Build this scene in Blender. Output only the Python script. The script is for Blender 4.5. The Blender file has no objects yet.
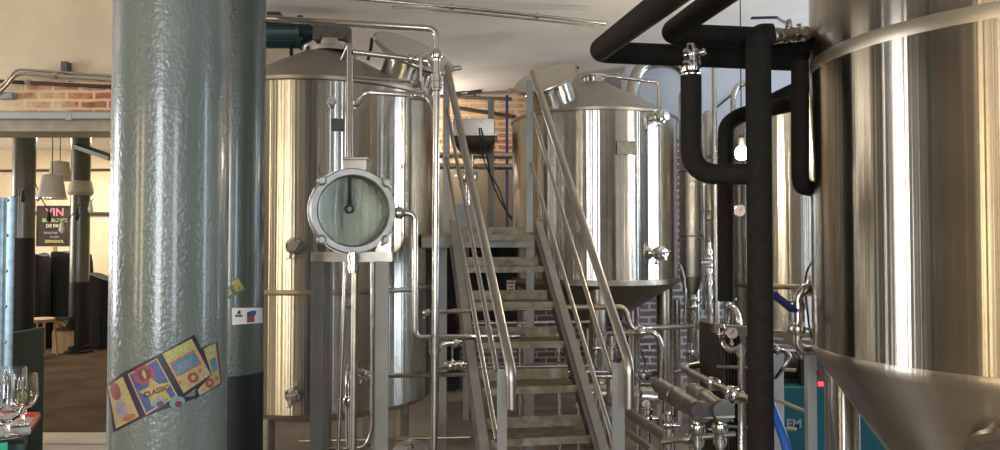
import bpy, bmesh, math, random
from mathutils import Vector, Matrix
random.seed(7)
SC = bpy.context.scene
COL = SC.collection
PI = math.pi
EYE = Vector((0, 0, 1.5)); PITCH = math.radians(1.5); F = 740.0

def W(x, y, d):
    """world point seen at photo pixel (x, y) at distance d along +Y (used to take real positions from the photo)"""
    a = (x - 500) / F; b = (225 - y) / F
    dy = math.cos(PITCH) - b * math.sin(PITCH); dz = math.sin(PITCH) + b * math.cos(PITCH)
    k = d / dy
    return Vector((a * k, d, 1.5 + dz * k))

def V(*a): return Vector(a)
def lin(c):
    c = c / 255.0
    return c / 12.92 if c <= .04045 else ((c + .055) / 1.055) ** 2.4
def rgb(r, g, b): return (lin(r), lin(g), lin(b), 1)

# ------------------------------------------------------------------ materials
class NT:
    def __init__(s, name):
        s.m = bpy.data.materials.new(name); s.m.use_nodes = True
        s.t = s.m.node_tree; s.b = s.t.nodes['Principled BSDF']
    def n(s, kind, **kw):
        o = s.t.nodes.new(kind)
        for k, v in kw.items():
            if k in o.inputs: o.inputs[k].default_value = v
            else: setattr(o, k, v)
        return o
    def l(s, a, b): s.t.links.new(a, b)
    def ramp(s, fac, stops):
        r = s.n('ShaderNodeValToRGB'); e = r.color_ramp.elements
        e[0].position, e[0].color = stops[0]; e[1].position, e[1].color = stops[-1]
        for p, c in stops[1:-1]:
            q = e.new(p); q.color = c
        s.l(fac, r.inputs[0]); return r.outputs[0]
    def noise(s, scale, detail=3, rough=.55, vec=None):
        o = s.n('ShaderNodeTexNoise'); o.inputs['Scale'].default_value = scale
        o.inputs['Detail'].default_value = detail; o.inputs['Roughness'].default_value = rough
        s.l(vec if vec is not None else s.obj(), o.inputs['Vector']); return o.outputs['Fac']
    def obj(s):
        if not hasattr(s, 'tc'): s.tc = s.n('ShaderNodeTexCoord')
        return s.tc.outputs['Object']
    def map(s, vec, scale=(1,1,1), loc=(0,0,0), rot=(0,0,0)):
        o = s.n('ShaderNodeMapping'); s.l(vec, o.inputs['Vector'])
        o.inputs['Scale'].default_value = scale; o.inputs['Location'].default_value = loc; o.inputs['Rotation'].default_value = rot
        return o.outputs['Vector']
    def bump(s, fac, strength, dist=.01):
        o = s.n('ShaderNodeBump'); o.inputs['Strength'].default_value = strength; o.inputs['Distance'].default_value = dist
        s.l(fac, o.inputs['Height']); s.l(o.outputs[0], s.b.inputs['Normal'])
    def mix(s, fac, a, b):
        o = s.n('ShaderNodeMix'); o.data_type = 'RGBA'
        if isinstance(fac, (int, float)): o.inputs[0].default_value = fac
        else: s.l(fac, o.inputs[0])
        for i, c in ((6, a), (7, b)):
            if isinstance(c, tuple): o.inputs[i].default_value = c
            else: s.l(c, o.inputs[i])
        return o.outputs[2]
    def set(s, **kw):
        for k, v in kw.items():
            s.b.inputs[{'col': 'Base Color', 'rough': 'Roughness', 'metal': 'Metallic', 'trans': 'Transmission Weight', 'ior': 'IOR',
                        'aniso': 'Anisotropic', 'arot': 'Anisotropic Rotation', 'ec': 'Emission Color', 'es': 'Emission Strength', 'coat': 'Coat Weight',
                        'spec': 'Specular IOR Level', 'alpha': 'Alpha'}[k]].default_value = v
        return s

def plain(name, c, rough=.5, metal=0, nz=0, nscale=20, bump=0, **kw):
    t = NT(name); t.set(col=c, rough=rough, metal=metal, **kw)
    if nz:
        f = t.noise(nscale, 4)
        d = tuple(x * (1 - nz) for x in c[:3]) + (1,); h = tuple(min(1, x * (1 + nz)) for x in c[:3]) + (1,)
        t.l(t.ramp(f, [(.3, d), (.7, h)]), t.b.inputs['Base Color'])
        if bump: t.bump(f, bump)
    return t.m

def tank_steel(name, c, rough=.3, aniso=.85, wav=.35):
    """brushed sheet: grain runs round the tank, skin slightly wavy round its girth"""
    t = NT(name); t.set(col=c, metal=1, rough=rough, aniso=aniso, arot=.25)
    tg = t.n('ShaderNodeTangent'); tg.direction_type = 'RADIAL'; tg.axis = 'Z'
    t.l(tg.outputs[0], t.b.inputs['Tangent'])
    sep = t.n('ShaderNodeSeparateXYZ'); t.l(t.obj(), sep.inputs[0])
    at = t.n('ShaderNodeMath'); at.operation = 'ARCTAN2'; t.l(sep.outputs[1], at.inputs[0]); t.l(sep.outputs[0], at.inputs[1])
    cmb = t.n('ShaderNodeCombineXYZ'); t.l(at.outputs[0], cmb.inputs[0]); t.l(sep.outputs[2], cmb.inputs[1])
    v = t.map(cmb.outputs[0], scale=(1, .004, 1))
    f1 = t.noise(9, 3.5, .6, v)
    f2 = t.noise(70, 3, .6, t.map(cmb.outputs[0], scale=(.06, 1, 1)))   # grain
    t.bump(f1, wav, .02)
    r = t.n('ShaderNodeMapRange'); t.l(f2, r.inputs[0]); r.inputs[3].default_value = rough * .93; r.inputs[4].default_value = rough * 1.07
    t.l(r.outputs[0], t.b.inputs['Roughness'])
    d = tuple(x * .82 for x in c[:3]) + (1,)
    t.l(t.ramp(t.noise(3, 5, .65), [(.35, d), (.65, c)]), t.b.inputs['Base Color'])
    return t.m

def pipe_steel(name, c, rough=.2, nz=.2, scale=8):
    t = NT(name); t.set(col=c, metal=1, rough=rough)
    f = t.noise(scale, 5, .65)
    d = tuple(x * (1 - nz) for x in c[:3]) + (1,)
    t.l(t.ramp(f, [(.35, d), (.6, c)]), t.b.inputs['Base Color'])
    r = t.n('ShaderNodeMapRange'); t.l(f, r.inputs[0]); r.inputs[3].default_value = rough * 1.5; r.inputs[4].default_value = rough * .6
    t.l(r.outputs[0], t.b.inputs['Roughness'])
    return t.m

def brick_mat(name, c1, c2, mortar, wash=None, washfac=.5, scale=1.0):
    t = NT(name); t.set(rough=.85)
    sep = t.n('ShaderNodeSeparateXYZ'); t.l(t.obj(), sep.inputs[0])
    cmb = t.n('ShaderNodeCombineXYZ'); t.l(sep.outputs[0], cmb.inputs[0]); t.l(sep.outputs[2], cmb.inputs[1])
    wob = t.noise(6, 3)
    wv = t.n('ShaderNodeVectorMath'); wv.operation = 'MULTIPLY_ADD'
    nn = t.n('ShaderNodeTexNoise'); nn.inputs['Scale'].default_value = 9; t.l(t.obj(), nn.inputs['Vector'])
    t.l(nn.outputs['Color'], wv.inputs[0]); wv.inputs[1].default_value = (.02, .02, 0); t.l(cmb.outputs[0], wv.inputs[2])
    b = t.n('ShaderNodeTexBrick'); t.l(wv.outputs[0], b.inputs['Vector'])
    b.inputs['Color1'].default_value = c1; b.inputs['Color2'].default_value = c2; b.inputs['Mortar'].default_value = mortar
    b.inputs['Scale'].default_value = 1.0; b.inputs['Brick Width'].default_value = .21 * scale; b.inputs['Row Height'].default_value = .066 * scale
    b.inputs['Mortar Size'].default_value = .012 * scale; b.inputs['Mortar Smooth'].default_value = .3; b.inputs['Bias'].default_value = -.1
    var = t.mix(t.ramp(t.noise(14, 4), [(.3, (0, 0, 0, 1)), (.75, (.3, .3, .3, 1))]), b.outputs['Color'], mortar)
    if wash:
        m = t.ramp(t.noise(2.2, 6, .7), [(.5 - .12, (0, 0, 0, 1)), (.5 + .1, (washfac, washfac, washfac, 1))])
        var = t.mix(m, var, wash)
    t.l(var, t.b.inputs['Base Color'])
    t.bump(b.outputs['Fac'], -.6, .01)
    return t.m

M = {}
M['tank_a'] = tank_steel('tank_steel_bright', (.60, .565, .50, 1), .24, .97, .3)
M['tank_b'] = tank_steel('tank_steel_mid', (.60, .57, .52, 1), .24, .97, .3)
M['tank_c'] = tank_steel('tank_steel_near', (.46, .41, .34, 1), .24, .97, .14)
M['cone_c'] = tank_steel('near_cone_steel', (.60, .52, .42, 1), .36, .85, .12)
M['cone'] = tank_steel('tank_steel_dull', (.50, .455, .40, 1), .42, .5, .1)
M['cone2'] = plain('satin_cone_steel', (.47, .40, .31, 1), .38, .92, .12, 4)
M['cap'] = pipe_steel('brushed_cap_steel', (.42, .42, .40, 1), .34, .2, 14)
M['lid'] = plain('lid_steel', rgb(196, 190, 176), .3, .35, .08, 6)
M['weld_and_shade'] = plain('weld_band', (.30, .26, .21, 1), .4, 1, .2, 30)
M['satin'] = plain('satin_steel', (.50, .475, .43, 1), .42, .75, .12, 20)
M['pipe'] = pipe_steel('pipe_steel', (.60, .57, .52, 1), .22)
M['pipe_warm'] = pipe_steel('pipe_steel_tarnished', (.50, .44, .36, 1), .32, .35)
M['fit'] = pipe_steel('polished_fitting_steel', (.68, .66, .62, 1), .15, .25, 25)
M['stair'] = plain('stair_steel', (.25, .232, .195, 1), .5, .3, .15, 10)
M['rail'] = pipe_steel('handrail_steel', (.50, .46, .40, 1), .3, .15, 5)
M['grey_bar'] = plain('grey_bar_steel', (.23, .225, .20, 1), .5, .25, .12, 6)
M['tread'] = plain('stained_tread', rgb(132, 122, 100), .55, .6, .35, 22, .15)
M['foam'] = plain('black_foam', (.0105, .0085, .0065, 1), .8, 0, .35, 30, .15, spec=.25)
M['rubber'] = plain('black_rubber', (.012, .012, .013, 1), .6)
M['blue'] = plain('blue_grip', rgb(28, 34, 92), .4)
M['motor'] = plain('teal_motor_paint', rgb(24, 52, 56), .38, .2, .2, 25)
M['gear'] = plain('cast_grey', rgb(92, 92, 88), .5, .5, .25, 25)
M['plaster'] = plain('cream_plaster', rgb(205, 187, 158), .85, 0, .1, 2.5, .1)
M['ceiling'] = plain('white_ceiling_plaster', rgb(226, 220, 212), .85, 0, .08, 1.6, .1)
M['bluewall'] = plain('pale_wall_paint', rgb(196, 198, 204), .85, 0, .08, 2.5, .1)
M['tanwall'] = plain('tan_board', rgb(140, 124, 102), .7, 0, .18, 3, .1)
M['beam'] = plain('painted_beam', rgb(150, 140, 118), .5, 0, .2, 8)
M['brick_warm'] = brick_mat('brick_orange', rgb(176, 72, 42), rgb(122, 72, 52), rgb(212, 182, 142), rgb(222, 198, 162), .85)
M['hall'] = plain('dim_hall_plaster', rgb(74, 62, 50), .85, 0, .3, 1.2)
M['brick_dark'] = brick_mat('brick_plum', rgb(84, 46, 42), rgb(54, 50, 66), rgb(200, 196, 194), rgb(196, 192, 190), .25)
M['floor'] = plain('stained_concrete', rgb(138, 128, 114), .5, 0, .25, 1.8, .05)
M['floor2'] = plain('brown_floor', rgb(74, 56, 38), .9, 0, .4, 2.2, .05, spec=.15)
M['threshold'] = plain('pale_stone', rgb(176, 164, 142), .6, 0, .12, 5)
M['paper'] = plain('white_paper', rgb(215, 212, 205), .5)
M['white'] = plain('white_enamel', rgb(160, 162, 160), .5, 0, .08, 8)
M['dark'] = plain('charcoal_plate', rgb(62, 54, 46), .5, .4, .25, 12)
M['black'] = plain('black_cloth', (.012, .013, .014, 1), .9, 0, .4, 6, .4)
M['green'] = plain('bottle_green_board', rgb(30, 62, 54), .5, 0, .12, 10)
M['teal'] = plain('teal_machine_paint', rgb(20, 92, 104), .4)
M['red'] = plain('red_plastic', rgb(190, 40, 36), .4)
M['mint'] = plain('mint_plastic', rgb(30, 170, 125), .4)
M['board'] = plain('chalkboard', rgb(46, 38, 26), .8, 0, .2, 20)
M['wood'] = plain('pale_wood', rgb(170, 140, 100), .6, 0, .15, 12)
M['galv'] = plain('galvanised_sheet', rgb(150, 172, 184), .38, .7, .25, 18)
M['shade'] = plain('zinc_shade', rgb(176, 172, 158), .5, .15, .12, 18)
M['hose_blue'] = plain('blue_hose', rgb(40, 92, 175), .35)
M['dial'] = plain('gauge_dial', rgb(225, 205, 205), .4)

def column_mat(name, lo, hi):
    t = NT(name); t.set(rough=.26, coat=.5); t.b.inputs['Coat Roughness'].default_value = .12
    f = t.noise(3, 4); t.l(t.ramp(f, [(.3, lo), (.7, hi)]), t.b.inputs['Base Color'])
    n = t.noise(120, 2, .5, t.map(t.obj(), scale=(1, 1, .75))); t.bump(n, .35, .006)
    return t.m
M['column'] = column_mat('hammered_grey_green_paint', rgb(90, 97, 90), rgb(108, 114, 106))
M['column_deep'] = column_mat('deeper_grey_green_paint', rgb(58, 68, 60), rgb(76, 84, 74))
M['column_black'] = plain('black_column_paint', (.008, .009, .009, 1), .5, 0, .3, 30, .1, spec=.3)
def glass(name, tint=(1, 1, 1, 1), rough=0.0):
    t = NT(name); t.set(col=tint, rough=rough, trans=1, ior=1.45); return t.m
M['glass'] = glass('clear_glass')
M['sight'] = None
def sight_mat():
    t = NT('greenish_sight_glass'); t.set(col=(.67, .71, .63, 1), rough=.12, trans=1, ior=1.45); return t.m
M['sight'] = sight_mat()
def emit(name, c, s):
    t = NT(name); t.set(col=c, ec=c, es=s); return t.m
M['bulb'] = emit('lit_bulb', (1, .86, .62, 1), 60)
M['redlamp'] = emit('lit_red_lamp', (1, .04, .05, 1), 3)
def col(name, r, g, b, rough=.5):
    if name.startswith('st_'):
        m_ = (r + g + b)/3; r, g, b = [.74*(.74*c_ + .26*m_) for c_ in (r, g, b)]
    if name not in M: M[name] = plain(name, rgb(r, g, b), rough, 0, .22 if name.startswith('st_') else 0, 160)
    return M[name]

# ------------------------------------------------------------------ mesh builder
def frame_of(d):
    d = d.normalized(); u = d.orthogonal().normalized(); return u, d.cross(u).normalized(), d
class MB:
    def __init__(s): s.bm = bmesh.new()
    def face(s, vs):
        try: return s.bm.faces.new(vs)
        except ValueError: return None
    def rings(s, rings, closed_u=True, cap0=True, cap1=True, closed_v=False):
        R = [[s.bm.verts.new(p) for p in r] for r in rings]; n = len(R[0])
        m = len(R)
        for i in range(m if closed_v else m - 1):
            a, b = R[i], R[(i + 1) % m]
            for k in range(n if closed_u else n - 1):
                k2 = (k + 1) % n; s.face((a[k], a[k2], b[k2], b[k]))
        if cap0 and not closed_v: s.face(list(reversed(R[0])))
        if cap1 and not closed_v: s.face(R[-1])
        return s
    def cyl(s, p0, p1, r0, r1=None, seg=24, cap=True):
        r1 = r0 if r1 is None else r1
        return s.lathe([(r0, 0), (r1, (p1 - p0).length)], p0, p1 - p0, seg, cap)
    def lathe(s, prof, o=V(0,0,0), axis=V(0,0,1), seg=32, cap=True):
        u, v, d = frame_of(axis) if abs(axis.normalized().z) < .9999 else (V(1,0,0), V(0,1,0), V(0,0,1) if axis.z > 0 else V(0,0,-1))
        if axis.normalized().z < -.9999: v = V(0,-1,0)
        rs = []
        for r, z in prof:
            r = max(r, 1e-4)
            rs.append([o + d * z + (u * math.cos(2*PI*k/seg) + v * math.sin(2*PI*k/seg)) * r for k in range(seg)])
        return s.rings(rs, True, cap, cap)
    def box(s, c, sz, rot=None):
        r = rot or Matrix.Identity(3); h = Vector(sz) / 2; c = Vector(c)
        vs = [s.bm.verts.new(c + r @ V(x*h.x, y*h.y, z*h.z)) for z in (-1, 1) for y in (-1, 1) for x in (-1, 1)]
        for f in ((0,2,3,1), (4,5,7,6), (0,1,5,4), (2,6,7,3), (0,4,6,2), (1,3,7,5)): s.face([vs[i] for i in f])
        return s
    def bar(s, p0, p1, w, t, side=None):
        """rectangular bar from p0 to p1; w along side vector, t across"""
        d = (p1 - p0).normalized(); side = side or V(1, 0, 0)
        a = (side - d * side.dot(d)).normalized(); b = d.cross(a)
        q = lambda p: [p + a*(w/2)*i + b*(t/2)*j for i, j in ((-1,-1), (1,-1), (1,1), (-1,1))]
        return s.rings([q(p0), q(p1)])
    def extrude(s, pts, vec):
        a = [s.bm.verts.new(p) for p in pts]; b = [s.bm.verts.new(p + vec) for p in pts]; n = len(a)
        s.face(list(reversed(a))); s.face(b)
        for k in range(n): s.face((a[k], a[(k+1) % n], b[(k+1) % n], b[k]))
        return s
    def tube(s, pts, r, bend=None, seg=14, cap=True, closed=False):
        pts = [Vector(p) for p in pts]; path = []
        bend = r * 3 if bend is None else bend
        rad = r if isinstance(r, (list, tuple)) else None
        if len(pts) > 2 and bend > 0 and rad is None and not closed:
            path = [pts[0]]
            for i in range(1, len(pts) - 1):
                a, b, c = pts[i-1], pts[i], pts[i+1]
                d0 = (a - b); d1 = (c - b); L = min(bend, d0.length * .48, d1.length * .48)
                d0n, d1n = d0.normalized(), d1.normalized()
                if d0n.dot(d1n) < -.995: path.append(b); continue
                A, B = b + d0n * L, b + d1n * L
                for k in range(9):
                    t = k / 8; path.append(A*(1-t)**2 + b*2*t*(1-t) + B*t*t)
            path.append(pts[-1])
        else: path = pts
        n = len(path); rs = []; u = None
        for i in range(n):
            if closed: d = path[(i+1) % n] - path[i-1]
            else: d = path[min(i+1, n-1)] - path[max(i-1, 0)]
            d.normalize()
            if u is None: u = d.orthogonal().normalized()
            else: u = (u - d * u.dot(d)).normalized()
            v = d.cross(u); q = rad[i] if rad else r
            rs.append([path[i] + (u*math.cos(2*PI*k/seg) + v*math.sin(2*PI*k/seg))*q for k in range(seg)])
        return s.rings(rs, True, cap, cap, closed)
    def torus(s, c, axis, R, r, seg=40, sub=10):
        u, v, d = frame_of(axis)
        return s.tube([c + (u*math.cos(2*PI*k/seg) + v*math.sin(2*PI*k/seg))*R for k in range(seg)], r, 0, sub, closed=True)
    def sphere(s, c, r, seg=20, rings=12, squash=V(1,1,1)):
        rs = []
        for i in range(rings + 1):
            a = PI * i / rings; rr = max(math.sin(a) * r, 1e-4)
            rs.append([c + V(math.cos(2*PI*k/seg)*rr*squash.x, math.sin(2*PI*k/seg)*rr*squash.y, -math.cos(a)*r*squash.z) for k in range(seg)])
        return s.rings(rs)
    def build(s, name, mat, parent=None, bevel=0, smooth=True, at=None):
        bm = s.bm
        bmesh.ops.remove_doubles(bm, verts=bm.verts, dist=1e-6)
        bmesh.ops.recalc_face_normals(bm, faces=bm.faces)
        if parent is not None: org = wloc(parent)
        elif at is not None: org = Vector(at)
        else:
            xs = [v.co for v in bm.verts]
            org = V(sum(p.x for p in xs)/len(xs), sum(p.y for p in xs)/len(xs), min(p.z for p in xs))
        bmesh.ops.translate(bm, verts=bm.verts, vec=-org)
        if smooth:
            for f in bm.faces: f.smooth = True
            for e in bm.edges:
                if len(e.link_faces) == 2 and e.calc_face_angle(0) > math.radians(38): e.smooth = False
        me = bpy.data.meshes.new(name); bm.to_mesh(me); bm.free()
        o = bpy.data.objects.new(name, me); COL.objects.link(o)
        me.materials.append(M[mat] if isinstance(mat, str) else mat)
        if parent is not None: o.parent = parent
        else: o.location = org
        if bevel:
            b = o.modifiers.new('bevel', 'BEVEL'); b.width = bevel; b.segments = 2; b.limit_method = 'ANGLE'
        return o
def wloc(o):
    p = Vector((0,0,0))
    while o is not None: p = p + o.location; o = o.parent
    return p
LABELS = set()
def tag(o, label, cat, group=None, kind=None):
    o['label'] = label; o['category'] = cat
    if group: o['group'] = group
    if kind: o['kind'] = kind
    if label in LABELS and not group: print('DUP LABEL', label)
    LABELS.add(label)
    return o
def thing(name, label, cat, loc, group=None):
    o = bpy.data.objects.new(name, None); COL.objects.link(o); o.location = loc; o.empty_display_size = .1
    return tag(o, label, cat, group)
def struct(mb, name, mat, **kw):
    o = mb.build(name, mat, **kw); o['kind'] = 'structure'; return o
def font_mesh(text, size, extrude=.0004, bold=0):
    c = bpy.data.curves.new('t', 'FONT'); c.body = text; c.size = size; c.extrude = extrude; c.align_x = 'CENTER'; c.align_y = 'CENTER'; c.offset = bold
    o = bpy.data.objects.new('t', c); COL.objects.link(o)
    dg = bpy.context.evaluated_depsgraph_get(); me = bpy.data.meshes.new_from_object(o.evaluated_get(dg))
    bm = bmesh.new(); bm.from_mesh(me); bpy.data.objects.remove(o); bpy.data.meshes.remove(me)
    return bm
def text_on(text, size, origin, xdir, ydir, name, mat, parent, bold=0, sx=1.0):
    mb = MB(); mb.bm.free(); mb.bm = font_mesh(text, size, .0005, bold)
    n = xdir.cross(ydir).normalized(); m = Matrix((xdir.normalized()*sx, ydir.normalized(), n)).transposed()
    for v in mb.bm.verts: v.co = origin + m @ v.co
    return mb.build(name, mat, parent, smooth=False)

# fittings --------------------------------------------------------------
def clamp_mb(mb, p, d, r, k=1.0):
    """tri-clamp ferrule pair round a pipe of radius r at p"""
    d = d.normalized(); w = r * 1.2 * k
    mb.lathe([(r*1.02, -w*1.5), (r*1.15, -w), (r*1.7, -w*.8), (r*1.85, -w*.35), (r*1.85, w*.35), (r*1.7, w*.8), (r*1.15, w), (r*1.02, w*1.5)], p, d, 20)
    u, v, _ = frame_of(d)
    q = p + (u + v*.4).normalized() * r * 1.8
    mb.cyl(q, q + (u + v*.4).normalized()*r*.9, r*.25, r*.25, 8)
    mb.box(q + (u + v*.4).normalized()*r*1.1, (r*.9, r*.9, r*.35))
    return mb
def union_nut(mb, p, d, r):
    d = d.normalized()
    return mb.lathe([(r, -r*1.6), (r*1.4, -r*1.4), (r*1.4, -r*.7), (r*1.8, -r*.6), (r*1.8, r*.8), (r*1.35, r*.9), (r*1.35, r*1.5), (r, r*1.7)], p, d, 12)
def butterfly(parent, p, d, r, hdir, hlen=.11, hmat='fit'):
    mb = MB(); clamp_mb(mb, p - d.normalized()*r*1.6, d, r); clamp_mb(mb, p + d.normalized()*r*1.6, d, r)
    mb.cyl(p - d.normalized()*r*1.2, p + d.normalized()*r*1.2, r*1.5, r*1.5, 20)
    hd = hdir.normalized(); u = frame_of(d)[0]
    stem = hd.cross(d).normalized()
    if stem.length < .5: stem = u
    mb.cyl(p, p + stem * r * 2.4, r*.45, r*.45, 10)
    b = mb.build('valve_body', 'fit', parent)
    h = MB(); q = p + stem * r * 2.3
    h.bar(q - hd*.012, q + hd*hlen, r*.9, r*.35, side=d)
    h.build('valve_handle', hmat, b)
    return b
ALL_PIPES = []
def pipe(label, pts, r, mat='pipe', clamps=(), valves=(), bend=None, seg=14, name='steel_pipe', cat='pipe', unions=(), group=None):
    """pts: world points. clamps: (segment index, t). valves: (segment, t, handle direction, length, material)"""
    pts = [Vector(p) for p in pts]
    if not clamps and not valves and not unions:
        return tag(MB().tube(pts, r, bend, seg).build(name, mat), label, cat, group)
    lo = min(pts, key=lambda p: p.z)
    t = thing(name, label, cat, lo, group)
    MB().tube(pts, r, bend, seg).build('tube', mat, t)
    for i, k in clamps:
        a, b = pts[i], pts[i+1]; mb = clamp_mb(MB(), a.lerp(b, k), b - a, r); mb.build('clamp', 'fit', t)
    for i, k in unions:
        a, b = pts[i], pts[i+1]; union_nut(MB(), a.lerp(b, k), b - a, r).build('union_nut', 'fit', t)
    for i, k, hd, hl, hm in valves:
        a, b = pts[i], pts[i+1]; butterfly(t, a.lerp(b, k), b - a, r, hd, hl, hm)
    return t
EXPO = 0.03
# ------------------------------------------------------------------ camera, world, light
cam = bpy.data.cameras.new('camera'); co = bpy.data.objects.new('camera', cam); COL.objects.link(co)
co.location = EYE; co.rotation_euler = (PI/2 + PITCH, 0, 0); cam.lens = F/1000*36; cam.sensor_width = 36; cam.clip_start = .05
SC.camera = co
SC.view_settings.view_transform = 'Standard'; SC.view_settings.look = 'None'; SC.view_settings.gamma = 1; SC.view_settings.exposure = EXPO
w = bpy.data.worlds.new('sky'); SC.world = w; w.use_nodes = True
w.node_tree.nodes['Background'].inputs[0].default_value = (.55, .68, .9, 1); w.node_tree.nodes['Background'].inputs[1].default_value = .6
def area(name, loc, rot, sx, sy, power, c, spread=None):
    l = bpy.data.lights.new(name, 'AREA'); l.shape = 'RECTANGLE'; l.size = sx; l.size_y = sy; l.energy = power; l.color = c
    if spread: l.spread = spread
    o = bpy.data.objects.new(name, l); COL.objects.link(o); o.location = loc; o.rotation_euler = rot; return o
def point(name, loc, power, c, r=.05):
    l = bpy.data.lights.new(name, 'POINT'); l.energy = power; l.color = c; l.shadow_soft_size = r
    o = bpy.data.objects.new(name, l); COL.objects.link(o); o.location = loc; return o

# ------------------------------------------------------------------ room
X0, X1, YF, YB, ZC = -8.0, 4.6, -4.5, 8.2, 3.2
mb = MB(); mb.box((-1.7, 4.2, -.1), (18, 18, .2)); struct(mb, 'floor', 'floor')
mb = MB(); mb.box((-6.6, 9.2, .004), (8.2, 6.6, .008)); struct(mb, 'floor_left_room', 'floor2')
mb = MB(); mb.box((-5.2, 5.75, .006), (5.8, .3, .012)); struct(mb, 'trim_1', 'threshold')      # stone sill in the opening
# plastered ceiling: one slow vault, a little higher towards the right-hand windows
def zceil(x, y): return 3.13 + .30*math.exp(-((x-2.9)/1.8)**2) + .035*math.sin(x*1.7 + .6) + .42/(1 + math.exp((x+2.6)*5)) + .02*math.sin(y*1.3)
mb = MB(); nx, ny = 40, 40
grid = [[mb.bm.verts.new(V(X0-.3 + (X1-X0+.6)*i/nx, -4.8 + 13.4*j/ny, zceil(X0-.3 + (X1-X0+.6)*i/nx, -4.8 + 13.4*j/ny))) for i in range(nx+1)] for j in range(ny+1)]
top = [[mb.bm.verts.new(v.co + V(0,0,.25)) for v in r] for r in grid]
for j in range(ny):
    for i in range(nx):
        mb.face((grid[j][i], grid[j][i+1], grid[j+1][i+1], grid[j+1][i])); mb.face((top[j][i], top[j+1][i], top[j+1][i+1], top[j][i+1]))
for j in range(ny): 
    mb.face((grid[j][0], grid[j+1][0], top[j+1][0], top[j][0])); mb.face((grid[j][nx], top[j][nx], top[j+1][nx], grid[j+1][nx]))
for i in range(nx):
    mb.face((grid[0][i], top[0][i], top[0][i+1], grid[0][i+1])); mb.face((grid[ny][i], grid[ny][i+1], top[ny][i+1], top[ny][i]))
struct(mb, 'ceiling', 'ceiling')
# back wall: plum brick below, orange brick band (warm light and shade partly in these colours), pale painted plaster at the right
mb = MB(); mb.box((1.15, YB+.15, .98), (7.5, .3, 1.96)); struct(mb, 'wall_back_lower', 'brick_dark')
mb = MB(); mb.box((-.65, YB+.15, 2.68), (3.9, .3, 1.44)); struct(mb, 'wall_back_upper', 'brick_warm')
# right part of the back wall stands nearer: brick with painted plaster above
mb = MB(); mb.box((2.96, 7.5, 1.28), (3.4, .3, 2.56)); struct(mb, 'wall_right_back_brick', 'brick_dark')
mb = MB(); mb.box((2.96, 7.5, 3.1), (3.4, .3, 1.08)); struct(mb, 'wall_right_back_plaster', 'bluewall')
# side and front walls with window openings
def wall_with_windows(name, mat, axis, fixed, lo, hi, wins, z0, z1, side, n0, light):
    """wall along X (axis 'x') or Y at coordinate fixed; wins = (centre, width)"""
    mb = MB(); cur = lo
    def bx(a, b, za, zb, m=mb, th=.3):
        if axis == 'x': m.box(((a+b)/2, fixed + side*th/2, (za+zb)/2), (b-a, th, zb-za))
        else: m.box((fixed + side*th/2, (a+b)/2, (za+zb)/2), (th, b-a, zb-za))
    for c, wd in sorted(wins):
        bx(cur, c-wd/2, 0, 3.8); bx(c-wd/2, c+wd/2, 0, z0); bx(c-wd/2, c+wd/2, z1, 3.8); cur = c+wd/2
    bx(cur, hi, 0, 3.8)
    struct(mb, name, mat)
    for i, (c, wd) in enumerate(wins):
        f = MB(); w_ = .05
        for a, b, za, zb in ((c-wd/2, c-wd/2+w_, z0, z1), (c+wd/2-w_, c+wd/2, z0, z1), (c-wd/2, c+wd/2, z0, z0+w_), (c-wd/2, c+wd/2, z1-w_, z1), (c-.015, c+.015, z0, z1), (c-wd/2, c+wd/2, (z0+z1)/2-.015, (z0+z1)/2+.015)):
            bx(a, b, za, zb, f, .06)
        struct(f, 'window_%d' % (n0+i), 'beam')
        light(c, wd)
def lf(c, wd): area('daylight_front', (c, YF+.02, 1.8), (PI/2, 0, 0), wd-.1, 2.3, FR[c][0], FR[c][1])
FR = {-6.4: (85, (1, .80, .50)), -4.5: (65, (1, .84, .6)), -.6: (190, (.92, .96, 1.0)), 3.1: (110, (.76, .87, 1.0))}
wall_with_windows('wall_front', 'hall', 'x', YF, X0, X1, [(-6.4, .9), (-4.5, .55), (-.6, 1.25), (3.1, 1.2)], .6, 3.0, -1, 1, lf)
def lr(c, wd): area('daylight_right', (X1-.02, c, 1.85), (PI/2, 0, PI/2), wd-.1, 2.2, RR[c], (.70, .84, 1.0))
RR = {2.1: 60, 4.9: 55, 6.7: 45}
wall_with_windows('wall_right', 'hall', 'y', X1, YF, 7.4, [(2.1, .8), (4.9, .9), (6.7, .7)], .7, 3.0, 1, 5, lr)
def ll(c, wd): area('daylight_left', (X0+.02, c, 1.85), (PI/2, 0, -PI/2), wd-.1, 2.2, 190, (.93, .96, 1.0))
wall_with_windows('wall_left', 'hall', 'y', X0, YF, 5.9, [(3.0, 1.5)], .7, 3.0, -1, 8, ll)
# left room: header beam with brick over the opening, walls, back wall
mb = MB(); mb.box((-5.3, 5.78, 2.42), (6.0, .34, .12)); mb.box((-5.3, 5.60, 2.49), (6.0, .06, .03)); struct(mb, 'trim_2', 'beam')
mb = MB(); mb.box((-5.3, 5.78, 2.615), (6.0, .3, .27)); struct(mb, 'wall_left_brick_band', 'brick_warm')
mb = MB(); mb.box((-5.3, 5.78, 3.23), (6.0, .3, .96)); struct(mb, 'wall_left_plaster', 'plaster')
mb = MB(); mb.box((-2.45, 7.0, 1.65), (.3, 2.4, 3.3)); mb.box((-2.45, 10.5, 1.65), (.3, 4.6, 3.3)); struct(mb, 'wall_partition', 'plaster')
mb = MB(); mb.box((-6.6, 12.65, 1.65), (8.6, .3, 3.3)); struct(mb, 'wall_left_back', 'plaster')
mb = MB(); mb.box((-10.7, 9.0, 1.65), (.3, 7.6, 3.3)); mb.box((-9.3, 5.95, 1.65), (2.5, .1, 3.3)); struct(mb, 'wall_left_room', 'plaster')
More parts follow.
